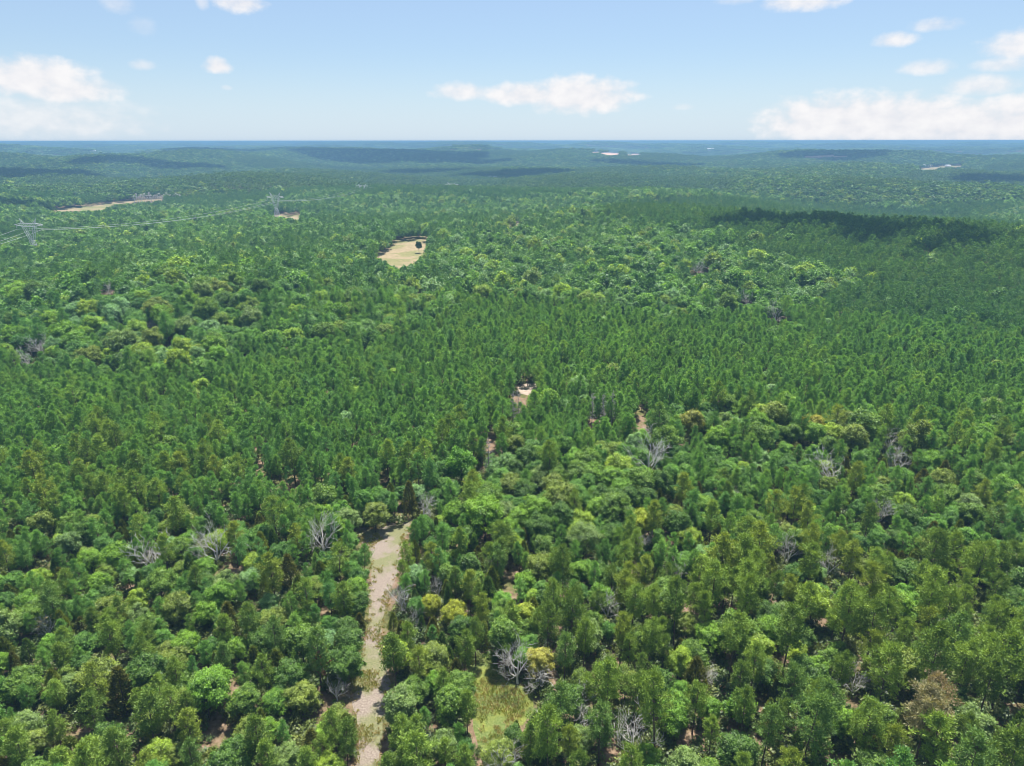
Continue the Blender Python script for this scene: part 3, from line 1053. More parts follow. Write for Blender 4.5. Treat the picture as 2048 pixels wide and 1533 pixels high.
# ------------------------------------------------------------------ forests that nobody could count
def forest(name, sets):
    """ONE object for all trees of a kind; sets: (X, Y, Z, scale, sources, seed), near ones with fuller shapes than far ones"""
    n = sum(len(q[0]) for q in sets)
    me = bpy.data.meshes.new(name)
    me.vertices.add(n)
    me.vertices.foreach_set('co', np.concatenate([np.stack(q[:3], 1) for q in sets]).astype(np.float32).ravel())
    a = me.attributes.new('size', 'FLOAT_VECTOR', 'POINT')
    a.data.foreach_set('vector', np.concatenate([q[3] for q in sets]).astype(np.float32).ravel())
    turn, pick = [], []
    for q in sets:
        rng = np.random.default_rng(q[5])
        m = len(q[0])
        turn.append(np.stack([rng.normal(0, 0.05, m), rng.normal(0, 0.05, m), rng.uniform(0, 6.283, m)], 1))
        pick.append(rng.integers(0, len(q[4]), m))
    a = me.attributes.new('turn', 'FLOAT_VECTOR', 'POINT')
    a.data.foreach_set('vector', np.concatenate(turn).astype(np.float32).ravel())
    a = me.attributes.new('pick', 'INT', 'POINT')
    a.data.foreach_set('value', np.concatenate(pick).astype(np.int32))
    a = me.attributes.new('ring', 'INT', 'POINT')
    a.data.foreach_set('value', np.concatenate([np.full(len(q[0]), k) for k, q in enumerate(sets)]).astype(np.int32))
    o = link(name, me, kind='stuff')
    ng = bpy.data.node_groups.new(name, 'GeometryNodeTree')
    ng.interface.new_socket('Geometry', in_out='INPUT', socket_type='NodeSocketGeometry')
    ng.interface.new_socket('Geometry', in_out='OUTPUT', socket_type='NodeSocketGeometry')
    N, L = ng.nodes, ng.links
    gi, go = N.new('NodeGroupInput'), N.new('NodeGroupOutput')
    every = N.new('GeometryNodeJoinGeometry')

    def named(attr, t):
        q = N.new('GeometryNodeInputNamedAttribute')
        q.data_type = t
        q.inputs['Name'].default_value = attr
        return next(s for s in q.outputs if s.enabled and s.name == 'Attribute')
    pk, tn, sz, rn = named('pick', 'INT'), named('turn', 'FLOAT_VECTOR'), named('size', 'FLOAT_VECTOR'), named('ring', 'INT')
    for k, q in enumerate(sets):
        join = N.new('GeometryNodeJoinGeometry')
        for s in q[4]:
            oi = N.new('GeometryNodeObjectInfo')
            oi.inputs['Object'].default_value = s
            oi.inputs['As Instance'].default_value = False
            g2 = N.new('GeometryNodeGeometryToInstance')
            L.new(oi.outputs['Geometry'], g2.inputs[0])
            L.new(g2.outputs[0], join.inputs[0])
        lo, hi = N.new('ShaderNodeMath'), None
        lo.operation = 'COMPARE'
        L.new(rn, lo.inputs[0])
        lo.inputs[1].default_value = k
        lo.inputs[2].default_value = 0.1
        iop = N.new('GeometryNodeInstanceOnPoints')
        L.new(gi.outputs[0], iop.inputs['Points'])
        L.new(lo.outputs[0], iop.inputs['Selection'])
        L.new(join.outputs[0], iop.inputs['Instance'])
        iop.inputs['Pick Instance'].default_value = True
        L.new(pk, iop.inputs['Instance Index'])
        L.new(tn, iop.inputs['Rotation'])
        L.new(sz, iop.inputs['Scale'])
        L.new(iop.outputs[0], every.inputs[0])
    L.new(every.outputs[0], go.inputs[0])
    md = o.modifiers.new('scatter', 'NODES')
    md.node_group = ng
    return o


def source(name, pair, mats):
    P = Parts()
    P.merge(pair[0], 0)
    if pair[1].n:
        P.merge(pair[1], 1)
    return bpy.data.objects.new(name, P.build(name, mats))


# full trees near, coarser ones farther off
b_shapes = [broadleaf(100 + i, R=4.0 * f, zc=7.0 * g, rz=4.3 * g2, lobes=l) for i, (f, g, g2, l) in
            enumerate([(1, 1, 1, 13), (0.92, 1.02, 1.05, 11), (1.08, 0.95, 0.95, 15), (0.85, 1.05, 1.12, 12), (1.0, 1.0, 0.9, 16), (0.95, 1, 1.1, 9)])]
p_shapes = [pine(200 + i, H=15, R=r, base=b, whorls=w) for i, (r, b, w) in enumerate([(2.4, 0.40, 13), (2.7, 0.36, 14), (2.2, 0.45, 12), (2.9, 0.42, 12), (2.5, 0.34, 15)])]
tall_shapes = [pine(230 + i, H=15, R=r, base=b, whorls=w, nb=5, tufts=4, ncard=26, length=0.42, width=0.08, puff=0.5) for i, (r, b, w) in enumerate([(2.9, 0.48, 9), (3.2, 0.44, 10), (2.6, 0.50, 9)])]
c_shapes = [cedar(260 + i, R=r) for i, r in enumerate((1.8, 2.1, 1.55))]

src_b0 = [source('broadleaf_far_shape', s, [m_leaf_f, m_bark]) for s in b_shapes]
src_p0 = [source('pine_far_shape', s, [m_needle_f, m_pbark]) for s in p_shapes]
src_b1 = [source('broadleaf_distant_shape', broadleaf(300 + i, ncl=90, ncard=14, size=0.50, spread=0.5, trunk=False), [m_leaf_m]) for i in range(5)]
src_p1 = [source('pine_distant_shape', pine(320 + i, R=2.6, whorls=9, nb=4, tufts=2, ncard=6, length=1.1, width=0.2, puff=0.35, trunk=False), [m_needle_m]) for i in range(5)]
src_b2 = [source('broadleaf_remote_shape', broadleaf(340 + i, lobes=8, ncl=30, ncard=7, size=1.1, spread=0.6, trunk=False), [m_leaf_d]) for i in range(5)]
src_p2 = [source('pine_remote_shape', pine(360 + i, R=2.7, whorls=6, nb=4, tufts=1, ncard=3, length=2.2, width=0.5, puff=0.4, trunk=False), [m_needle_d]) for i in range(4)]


# the trees that show largest are things of their own
in_frame = (NPX > -15) & (NPX < 2063) & (NPY > 285) & (NPY < 1560)
show = NC / NDEP
single = np.zeros(len(NX), bool)
for k, most in ((0, 300), (1, 300), (2, 300)):
    idx = np.nonzero((NK == k) & in_frame)[0]
    idx = idx[np.argsort(-show[idx])][:most]
    single[idx] = True

LAND = [(760, 1050, 'the far end of the track'), (745, 1240, 'the narrow waist of the track'), (735, 1350, 'the wide bend of the track'), (735, 1500, 'the near end of the track'),
        (990, 1380, 'the yellow grassy clearing'), (58, 1327, 'the bare patch by the left edge'), (443, 1455, 'the tall straw-coloured gap'), (505, 1208, 'the small bare spot'),
        (185, 1450, 'the pair of bare spots'), (966, 1082, 'the narrow sandy gap'), (1372, 1488, 'the pinkish bare patch'), (1050, 778, 'the pale bare soil'),
        (10, 1525, 'the bottom left corner'), (2040, 1525, 'the bottom right corner'), (10, 1050, 'the left edge at mid height'), (2040, 1050, 'the right edge at mid height'),
        (1620, 1240, 'the lower right woods'), (330, 1330, 'the lower left woods'), (1900, 1280, 'the tall pines by the right edge'), (1500, 980, 'the right woods'),
        (550, 960, 'the dark plantation gap'), (1860, 1430, 'the rusty crown'), (150, 920, 'the lower left plantation'), (1000, 960, 'the bright hardwood clump'), (760, 880, 'the central plantation'),
        (1620, 860, 'the right plantation edge')]
LAND += [(d[0], d[1], d[3]) for d in DEAD if d[1] > 800]
ORD = ['first', 'second', 'third', 'fourth', 'fifth', 'sixth', 'seventh', 'eighth', 'ninth', 'tenth', 'eleventh', 'twelfth', 'thirteenth', 'fourteenth', 'fifteenth', 'sixteenth',
       'seventeenth', 'eighteenth', 'nineteenth', 'twentieth', 'twenty-first', 'twenty-second', 'twenty-third', 'twenty-fourth', 'twenty-fifth', 'twenty-sixth', 'twenty-seventh', 'twenty-eighth', 'twenty-ninth', 'thirtieth']
DIRS = ['right of', 'up and right of', 'above', 'up and left of', 'left of', 'down and left of', 'below', 'down and right of']
lxy = np.array([(a, b) for a, b, _ in LAND], float)
cells = {}
rngc = np.random.default_rng(5)
colour_of = {}
for i in np.nonzero(single)[0]:
    k = NK[i]
    if k == 0:
        c = int(rngc.choice(5, p=[0.26, 0.3, 0.2, 0.14, 0.1]))
        colour_of[i] = PINE[c]
    elif k == 1:
        colour_of[i] = BROAD[int(rngc.choice(7, p=BROAD_P))]
    else:
        colour_of[i] = CEDAR[int(rngc.integers(0, 4))]
# crowns that stand out in the photograph by their colour
SPECIAL = [(462, 1060, 1, 'lime-green', (0.15, 0.24, 0.012)), (842, 1210, 1, 'yellow', (0.20, 0.23, 0.02)), (887, 1228, 1, 'bright yellow', (0.22, 0.25, 0.02)), (1062, 1235, 1, 'yellow', (0.20, 0.25, 0.02)),
           (1088, 1316, 1, 'pale yellow', (0.26, 0.26, 0.05)), (1290, 1060, 1, 'yellow-lime', (0.20, 0.25, 0.02)), (1410, 1060, 1, 'lime-green', (0.15, 0.22, 0.02)), (1560, 1320, 1, 'yellow-lime', (0.17, 0.24, 0.015)),
           (1840, 1405, 0, 'rusty tan', (0.20, 0.165, 0.09)), (1875, 1460, 0, 'pale tan', (0.20, 0.185, 0.10)), (657, 1378, 2, 'rust-brown', (0.17, 0.075, 0.04)), (1590, 1090, 2, 'rust-brown', (0.16, 0.08, 0.05)),
           (1370, 830, 1, 'golden', (0.165, 0.18, 0.03)), (1640, 840, 1, 'golden-green', (0.20, 0.20, 0.02)), (100, 1110, 1, 'pale mint-green', (0.11, 0.18, 0.055)), (245, 1120, 2, 'dark olive', (0.06, 0.07, 0.018)),
           (100, 1480, 1, 'pale yellow-green', (0.15, 0.20, 0.04)), (590, 1440, 1, 'pale yellow-green', (0.16, 0.21, 0.04)), (950, 900, 1, 'vivid green', (0.07, 0.17, 0.012)), (1110, 915, 1, 'vivid lime', (0.10, 0.19, 0.015)),
           (1130, 1360, 1, 'yellowish green', (0.105, 0.165, 0.022)), (755, 1000, 1, 'fresh emerald', (0.06, 0.15, 0.015)), (1840, 1080, 1, 'yellow-green', (0.15, 0.19, 0.03))]
for px, py, k, w, c in SPECIAL:
    idx = np.nonzero(single & (NK == k))[0]
    if len(idx):
        j = idx[np.argmin((NPX[idx] - px) ** 2 + (NPY[idx] - py) ** 2)]
        colour_of[j] = (w, c)
for i in np.nonzero(single)[0]:
    d = np.hypot(lxy[:, 0] - NPX[i], (lxy[:, 1] - NPY[i]) * 1.2)
    j = int(np.argmin(d))
    ang = math.atan2(-(NPY[i] - lxy[j, 1]), NPX[i] - lxy[j, 0])
    q = int(round(ang / (math.pi / 4))) % 8
    cells.setdefault((NK[i], colour_of[i][0], j, q), []).append((float(d[j]), i))
label_of = {}
KW = ['pine', 'leafy tree', 'cedar']
for (k, w, j, q), lst in cells.items():
    lst.sort()
    for t, (dd, i) in enumerate(lst):
        n = '' if len(lst) == 1 else ', ' + ORD[t] + ' outward'
        lab = f'{w} {KW[k]} {DIRS[q]} {LAND[j][2]}{n}'
        if len(lab.split()) > 16:
            lab = lab.replace('up and ', 'up-').replace('down and ', 'down-')
        label_of[i] = lab

GROUPS = ['pines standing singly in the near woods', 'broadleaf trees standing singly in the near woods', 'cedars standing singly in the near woods']
NAMES = ['pine_tree', 'broadleaf_tree', 'cedar_tree']
CATS = ['pine tree', 'tree', 'cedar tree']


def proto(pair, lm, bm):
    return pair[0].build('crown', [lm]), pair[1].build('trunk', [bm], True)


d_b = [proto(s, m_leaf, m_bark) for s in b_shapes]
d_p = [proto(s, m_needle, m_pbark) for s in p_shapes]
d_t = [proto(s, m_needle, m_pbark) for s in tall_shapes]
d_c = [proto(s, m_cedar, m_bark) for s in c_shapes]
BASE_H = {0: 15.0, 1: 11.6, 2: 7.0}
rng = np.random.default_rng(17)


def plant(name, datas, loc, rot, scale, colour, label, cat, group):
    e = link(name, None, label=label, category=cat, group=group)
    e.location, e.rotation_euler, e.scale = loc, rot, scale
    for nm, d in datas:
        c = link(nm, d, e)
        c.color = (*colour, 1)
    return e


tall_zone = inside(Z_RIGHTPINE, NPX, NPY)
for i in np.nonzero(single)[0]:
    k = int(NK[i])
    if k == 0:
        cr, tr = (d_t if tall_zone[i] else d_p)[int(rng.integers(0, 3 if tall_zone[i] else 5))]
        s = NH[i] / 15.0
        sx = s * rng.uniform(0.9, 1.1) * (1.0 if tall_zone[i] else 1.1)
    elif k == 1:
        cr, tr = d_b[int(rng.integers(0, 6))]
        s = NH[i] / 11.6
        sx = s * rng.uniform(0.92, 1.1)
    else:
        cr, tr = d_c[int(rng.integers(0, 3))]
        s = NH[i] / 7.0
        sx = s * rng.uniform(0.85, 1.2)
    plant(NAMES[k], (('trunk', tr), ('crown', cr)), (NX[i], NY[i], NZ[i]), (rng.normal(0, 0.03), rng.normal(0, 0.03), rng.uniform(0, 6.283)), (sx, sx, s),
          colour_of[i][1], label_of[i], CATS[k], GROUPS[k])

# dead trees and snags
d_dead = []
for i, (H, spr, wide) in enumerate([(10, 0.66, 1.0), (11, 0.6, 0.95), (10.5, 0.52, 0.9), (10, 0.72, 1.0), (9.5, 0.68, 1.05)]):
    a, b = dead(400 + i, H, spr, 4, wide)
    d_dead.append((a.build('trunk', [m_dead], True), b.build('branches', [m_dead], True)))
for (x, y, z, s), row in zip(dead_spots, DEAD):
    tr, br = d_dead[row[5]]
    plant('dead_tree', (('trunk', tr), ('branches', br)), (x, y, z), (0, 0, rng.uniform(0, 6.28)), (s, s, s), (1, 1, 1), row[4], 'dead tree', 'bleached leafless trees among the living ones')
d_snag = []
for i in range(3):
    a, b = snag(420 + i)
    d_snag.append((a.build('trunk', [m_snag], True), b.build('branches', [m_snag], True)))
for t, ((x, y, z), row) in enumerate(zip(snag_spots, SNAGS)):
    tr, br = d_snag[t % 3]
    plant('pine_snag', (('trunk', tr), ('branches', br)), (x, y, z), (0, 0, rng.uniform(0, 6.28)), (1.15, 1.15, 1.05), (1, 1, 1), row[2], 'dead pine', 'grey bare pine snags')
d_pale = []
for i in range(2):
    a, b = snag(440 + i)
    d_pale.append((a.build('trunk', [m_dead], True), b.build('branches', [m_dead], True)))
for t in range(22):
    px = 270 + 4.3 * t + rng.uniform(-1.2, 1.2)
    p = at_ground(px, 405 - (px - 282) * 0.02 + rng.uniform(-1.2, 1.2))
    s = rng.uniform(0.8, 1.15)
    tr, br = d_pale[t % 2]
    plant('pine_snag', (('trunk', tr), ('branches', br)), (p.x, p.y, p.z), (0, 0, rng.uniform(0, 6.28)), (3.4 * s, 3.4 * s, 1.1 * s), (1, 1, 1),
          f'far grey bare trunk, {ORD[t]} from the left in the row by the field', 'dead pine', 'grey bare trunks beside the far left field')
# the tree in the hay field
p = at_ground(838, 507)
plant('broadleaf_tree', (('trunk', d_b[3][1]), ('crown', d_b[3][0])), (p.x, p.y, p.z), (0, 0, 1), (0.85, 0.85, 0.95), (0.035, 0.075, 0.02),
      'lone dark green tree standing inside the pale hay field', 'tree', GROUPS[1])

# the rest of the near woods, by kind
rest = ~single
k0 = rest & (NK == 0)
k1 = rest & (NK != 0)
close = np.hypot(NX, NY) < 420


def scales(h, base, rng, w=0.1, f=1.0):
    s = h / base
    sx = s * f * rng.uniform(1 - w, 1 + w, len(s))
    return np.stack([sx, sx, s], 1)


pines, hardwoods = [], []
m = k0 & close
pines.append((NX[m], NY[m], NZ[m], scales(NH[m], 15.0, rng, f=1.0), src_p0, 1))
m = k1 & close
hardwoods.append((NX[m], NY[m], NZ[m], scales(NH[m], 11.6, rng), src_b0, 2))
# middle distance: the near woods' far part, and on to 1500 m
mx, my, rg = ring(760, 1500, 4.6, 0.74, 21)
mz = height(mx, my)
ppx, ppy, _ = project(mx, my, mz + 9)
W, ph, bs = zone_weights(ppx + rg.normal(0, 4, len(mx)), ppy + rg.normal(0, 1.5, len(mx)))
blk = stand_noise(mx, my, 420, 77) > 0.55
W[blk & (W[:, 1] == 0.75)] = [0.9, 0.1, 0]
u = rg.random(len(mx))
kd = np.where(u < W[:, 0], 0, 1)
kp = np.where(kd == 0, rg.random(len(mx)) < 0.85, rg.random(len(mx)) < 0.42)
hh = np.where(kd == 0, ph, 12.6 * bs) * np.clip(rg.lognormal(0, 0.17, len(mx)), 0.65, 1.45)
kp &= ~taken_out(mx, my, mz, hh, np.where(kd == 0, 2.4, 4.2))
mx, my, mz, kd, hh = mx[kp], my[kp], mz[kp], kd[kp], hh[kp]
m0, m1 = k0 & ~close, k1 & ~close
a = kd == 0
X, Y, Z, H_ = [np.concatenate(q) for q in ((NX[m0], mx[a]), (NY[m0], my[a]), (NZ[m0], mz[a]), (NH[m0], hh[a]))]
pines.append((X, Y, Z, scales(H_, 15.0, rng, f=1.12), src_p1, 3))
a = kd == 1
X, Y, Z, H_ = [np.concatenate(q) for q in ((NX[m1], mx[a]), (NY[m1], my[a]), (NZ[m1], mz[a]), (NH[m1], hh[a]))]
hardwoods.append((X, Y, Z, scales(H_, 11.6, rng), src_b1, 4))
# 1500 m to 4500 m
mx, my, rg = ring(1500, 4500, 9.0, 0.70, 22)
mz = height(mx, my)
ppx, ppy, _ = project(mx, my, mz + 9)
W, ph, bs = zone_weights(ppx, ppy)
blk = stand_noise(mx, my, 800, 78) > 0.45
W[blk & (W[:, 1] == 0.75)] = [0.92, 0.08, 0]
kd = np.where(rg.random(len(mx)) < W[:, 0], 0, 1)
hh = np.where(kd == 0, 14.0, 13.5) * np.clip(rg.lognormal(0, 0.17, len(mx)), 0.65, 1.5)
kp = ~taken_out(mx, my, mz, hh, np.where(kd == 0, 3.5, 5.0))
mx, my, mz, kd, hh = mx[kp], my[kp], mz[kp], kd[kp], hh[kp]
a = kd == 0
pines.append((mx[a], my[a], mz[a], scales(hh[a], 15.0, rng, f=1.8), src_p2, 5))
a = kd == 1
hardwoods.append((mx[a], my[a], mz[a], scales(hh[a], 11.6, rng, f=1.25), src_b2, 6))


# beyond, to the skyline: groves
def grove(seed, n=70, half=46.0, pine_=False):
    rng = np.random.default_rng(seed)
    P = Parts()
    cx, cyy = rng.uniform(-half, half, n), rng.uniform(-half, half, n)
    for i in range(n):
        k = 7
        r = rng.uniform(5.5, 8.5)
        h = rng.uniform(10, 15)
        d = rng.normal(size=(k, 3))
        d[:, 2] = abs(d[:, 2])
        d /= np.linalg.norm(d, axis=1, keepdims=True)
        p = np.array([cx[i], cyy[i], h - 4]) + d * np.array([r, r, 4.5]) * 0.7
        P.cards(p, d + np.array([0, 0, 0.6]), 4.2, 0.8, rng, np.clip(rng.normal(0.5, 0.25), 0, 1) * np.ones(k))
    return P, Parts()


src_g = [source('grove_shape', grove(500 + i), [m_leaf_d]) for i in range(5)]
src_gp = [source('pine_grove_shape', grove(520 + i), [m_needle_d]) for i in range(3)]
mx, my, rg = ring(4500, 9000, 70.0, 0.70, 23)
mx2, my2, rg2 = ring(9000, 23500, 105.0, 0.70, 24)
sc = np.concatenate([np.ones(len(mx)), np.full(len(mx2), 1.5)])
mx, my = np.concatenate([mx, mx2]), np.concatenate([my, my2])
mz = height(mx, my)
kp = ~taken_out(mx, my, mz, np.full(len(mx), 12.0), np.full(len(mx), 20.0))
mx, my, mz, sc = mx[kp], my[kp], mz[kp], sc[kp]
a = stand_noise(mx, my, 1300, 79) > 0.35
sz = np.stack([sc, sc, 1 + 0 * sc], 1)
pines.append((mx[a], my[a], mz[a], sz[a], src_gp, 7))
forest('pine_forest', pines)
hardwoods.append((mx[~a], my[~a], mz[~a], sz[~a], src_g, 8))
forest('hardwood_forest', hardwoods)

# undergrowth between the near trees
ux, uy, rg = ring(55, 420, 2.3, 0.86, 25)
uz = height(ux, uy)
uh = rg.uniform(0.7, 2.6, len(ux))
px, py, dep = project(ux, uy, uz + 0.5)
bad = np.zeros(len(ux), bool)
for poly in (TRACK, BARE, MEADOW):
    qx, qy, _ = project(ux, uy, uz + uh)
    rp = F * uh * 0.75 / dep
    for off in (-1, -0.5, 0, 0.5, 1):
        bad |= inside(poly, px + off * rp, py) | inside(poly, px + off * rp, 0.5 * (py + qy)) | inside(poly, px + off * rp, qy)
for hx, hy, hw, hh_ in HOLES:
    bad |= ((hx - px) / (hw + 6)) ** 2 + ((hy - py) / (hh_ + 6)) ** 2 < 1
plantation = inside(Z_PLANT, px, py)
bad |= plantation & (rg.random(len(ux)) < 0.6)
bad |= rg.random(len(ux)) < 0.12
ux, uy, uz, uh = ux[~bad], uy[~bad], uz[~bad], uh[~bad]
src_u = [source('bush_shape', broadleaf(600 + i, R=1.2, zc=0.75, rz=0.85, lobes=6, ncl=22, ncard=16, size=0.17, spread=0.25, trunk=False), [m_under]) for i in range(4)]
su = uh / 1.5
forest('undergrowth', [(ux, uy, uz, np.stack([su * rg.uniform(0.8, 1.3, len(su)), su * rg.uniform(0.8, 1.3, len(su)), su], 1), src_u, 9)])


# short grass on the track and in the clearing
def tuft(seed):
    rng = np.random.default_rng(seed)
    P = Parts()
    n = 26
    p = np.stack([rng.normal(0, 0.22, n), rng.normal(0, 0.22, n), np.zeros(n)], 1)
    d = np.stack([rng.normal(0, 0.5, n), rng.normal(0, 0.5, n), np.ones(n)], 1)
    P.needles(p, d, 0.42, 0.05, rng, np.clip(rng.normal(0.5, 0.2, n), 0, 1))
    return P, Parts()


m_grass = leaf_material('grass_blades', [(0.19, 0.20, 0.06), (0.25, 0.22, 0.10), (0.16, 0.20, 0.05), (0.30, 0.25, 0.13), (0.22, 0.22, 0.06)], gloss=0.01, trans=0.5)
gx, gy, rg = ring(60, 200, 0.55, 0.5, 33)
gx, gy = gx[gx < 25], gy[gx < 25]
gz = height(gx, gy)
px, py, _ = project(gx, gy, gz)
on_t = inside(TRACK, px, py) | inside(TRACK, px - 7, py) | inside(TRACK, px + 7, py)
on_m = inside(MEADOW, px, py)
thick = stand_noise(gx, gy, 9, 51) + 0.5 * stand_noise(gx, gy, 3, 52)
edge = on_t & ~(inside(TRACK, px - 8, py) & inside(TRACK, px + 8, py))
kp = (on_m & (thick > -0.9)) | (on_t & (thick > 0.75)) | (edge & (rg.random(len(gx)) < 0.3))
gx, gy, gz = gx[kp], gy[kp], gz[kp]
gs = rg.uniform(0.45, 1.25, len(gx))
src_t = [source('grass_tuft_shape', tuft(620 + i), [m_grass]) for i in range(3)]
forest('grass', [(gx, gy, gz, np.stack([gs, gs, gs], 1), src_t, 10)])


# ------------------------------------------------------------------ power line
def pylon_parts():
    def strut(P, a, b, r=0.16):
        P.tube([a, b], [r * 1.0, r * 1.0], 4)
    legs = []
    W = 15.0          # waist height
    b0, b1 = 4.6, 1.5
    TOP = 27.0
    for sx in (-1, 1):
        for sy in (-1, 1):
            P = Parts()
            strut(P, (sx * b0, sy * b0, -0.5), (sx * b1, sy * b1, W), 0.24)
            legs.append(P)
    B = Parts()
    hs = [0.5, 5, 9, 12.3, 15]
    for i in range(len(hs) - 1):
        w0 = b0 + (b1 - b0) * hs[i] / W
        w1 = b0 + (b1 - b0) * hs[i + 1] / W
        for s in (-1, 1):
            for ax in (0, 1):
                def pt(u, w, z):
                    return (u * w, s * w, z) if ax == 0 else (s * w, u * w, z)
                strut(B, pt(-1, w0, hs[i]), pt(1, w1, hs[i + 1]), 0.12)
                strut(B, pt(1, w0, hs[i]), pt(-1, w1, hs[i + 1]), 0.12)
                strut(B, pt(-1, w1, hs[i + 1]), pt(1, w1, hs[i + 1]), 0.12)
    arms = []
    for sx in (-1, 1):           # the two flaring sides above the waist
        P = Parts()
        for sy in (-1, 1):
            strut(P, (sx * b1, sy * b1, W), (sx * 6.5, sy * 1.0, TOP - 1.2), 0.2)
            strut(P, (sx * 0.2, sy * b1, W + 0.6), (sx * 4.6, sy * 1.0, TOP - 1.2), 0.17)
            for k in range(5):
                f0, f1 = k / 5, (k + 1) / 5
                a = (sx * (b1 + (6.5 - b1) * f0), sy * (b1 + (1.0 - b1) * f0), W + (TOP - 1.2 - W) * f0)
                b = (sx * (0.2 + 4.4 * f1), sy * (b1 + (1.0 - b1) * f1), W + 0.6 + (TOP - 1.8 - W) * f1)
                strut(P, a, b, 0.11)
        arms.append(P)
    C = Parts()                  # cross beam
    HW = 14.0
    for sy in (-1, 1):
        strut(C, (-HW, 0, TOP), (-6.5, sy * 1.0, TOP - 1.2), 0.17)
        strut(C, (HW, 0, TOP), (6.5, sy * 1.0, TOP - 1.2), 0.17)
        strut(C, (-6.5, sy * 1.0, TOP - 1.2), (6.5, sy * 1.0, TOP - 1.2), 0.17)
        strut(C, (-HW, 0, TOP), (-6.5, sy * 0.9, TOP + 1.0), 0.17)
        strut(C, (HW, 0, TOP), (6.5, sy * 0.9, TOP + 1.0), 0.17)
        strut(C, (-6.5, sy * 0.9, TOP + 1.0), (6.5, sy * 0.9, TOP + 1.0), 0.17)
        for k in range(12):
            x = -11 + 22 * k / 11
            strut(C, (x, sy * 0.9, TOP + (0.9 if k % 2 else -1.0)), (x + 2, sy * 0.9, TOP + (-1.0 if k % 2 else 0.9)), 0.1)
    peaks = []
    for sx in (-1, 1):
        P = Parts()
        for sy in (-1, 1):
            strut(P, (sx * 6.5, sy * 0.9, TOP + 1.0), (sx * 8.2, 0, TOP + 4.6), 0.15)
            strut(P, (sx * 4.4, sy * 0.9, TOP + 1.0), (sx * 8.2, 0, TOP + 4.6), 0.12)
        peaks.append(P)
    ins = []
    for x in (-12.5, 0, 12.5):
        P = Parts()
        zs = TOP - (0.4 if x else 1.2)
        P.tube([(x, 0, zs - 0.35 * k) for k in range(9)], [0.16 if k % 2 else 0.09 for k in range(9)], 6)
        ins.append(P)
    return legs, B, arms, C, peaks, ins


_pp = pylon_parts()
pylon_data = [('leg', [p.build('leg', [m_steel]) for p in _pp[0]]), ('lattice', [_pp[1].build('lattice', [m_steel])]), ('fork_arm', [p.build('fork_arm', [m_steel]) for p in _pp[2]]),
              ('cross_beam', [_pp[3].build('cross_beam', [m_steel])]), ('earth_peak', [p.build('earth_peak', [m_steel]) for p in _pp[4]]), ('insulator', [p.build('insulator', [m_wire]) for p in _pp[5]])]
# px of the tower, py of its cross beam, scale, label
PYL = [(-420, 520, 530.0, 1.0, 'steel lattice pylon outside the left edge'),
       (57, 449, 800.0, 1.0, 'nearest steel lattice pylon, rising from the woods by the left edge'),
       (550, 394, 1080.0, 1.0, 'steel lattice pylon standing beside the small dry field'),
       (725, 384, 1420.0, 1.0, 'faint steel lattice pylon right of the one by the dry field'),
       (903, 369, 1600.0, 1.15, 'steel lattice pylon above the middle of the far pine block'),
       (985, 357, 2250.0, 1.05, 'faintest steel lattice pylon, farthest along the line')]
tops = []
for px, py, D, s, lab in PYL:
    d = ray(px, py)
    t = D / math.hypot(d.x, d.y)
    p = Vector((0, 0, CAMZ)) + d * t
    tops.append((p, s))
pyl = []
for i, (p, s) in enumerate(tops):
    g = float(height(np.array(p.x), np.array(p.y)))
    a = tops[max(i - 1, 0)][0]
    b = tops[min(i + 1, len(tops) - 1)][0]
    rz = math.atan2(b.y - a.y, b.x - a.x) - math.pi / 2
    zs = max((p.z - g) / 27.0, 0.7)
    pyl.append((p.x, p.y, g, rz, s, zs))
    if i == 0:
        continue
    e = link('power_pylon', None, label=PYL[i][4], category='pylon', group='pylons of one power line')
    e.location, e.rotation_euler, e.scale = (p.x, p.y, g), (0, 0, rz), (s, s, zs)
    for nm, ds in pylon_data:
        for dta in ds:
            link(nm, dta, e)
SPAN = ['before the nearest pylon', 'between the nearest pylon and the dry-field one', 'from the dry-field pylon to the faint one', 'from the faint pylon to the one above it', 'to the farthest pylon']
for i in range(len(pyl) - 1):
    A, B_ = pyl[i], pyl[i + 1]
    for x, w in ((-12.5, 'left'), (0.0, 'middle'), (12.5, 'right')):
        pts = []
        ends = []
        for q in (A, B_):
            ends.append(Vector((q[0] + math.cos(q[3]) * x * q[4], q[1] + math.sin(q[3]) * x * q[4], q[2] + (23.6 if x else 22.8) * q[5])))
        ln = (ends[1] - ends[0]).length
        for k in range(33):
            f = k / 32
            p = ends[0].lerp(ends[1], f)
            pts.append((p.x, p.y, p.z - 4 * f * (1 - f) * ln * 0.022))
        P = Parts()
        dist = math.hypot(*ends[0].xy)
        P.tube(pts, [0.085] * 33, 4)
        link('power_cable', P.build('power_cable', [m_wire]), label=f'{w} wire of the power line {SPAN[i]}', category='cable', group='wires of the power line')


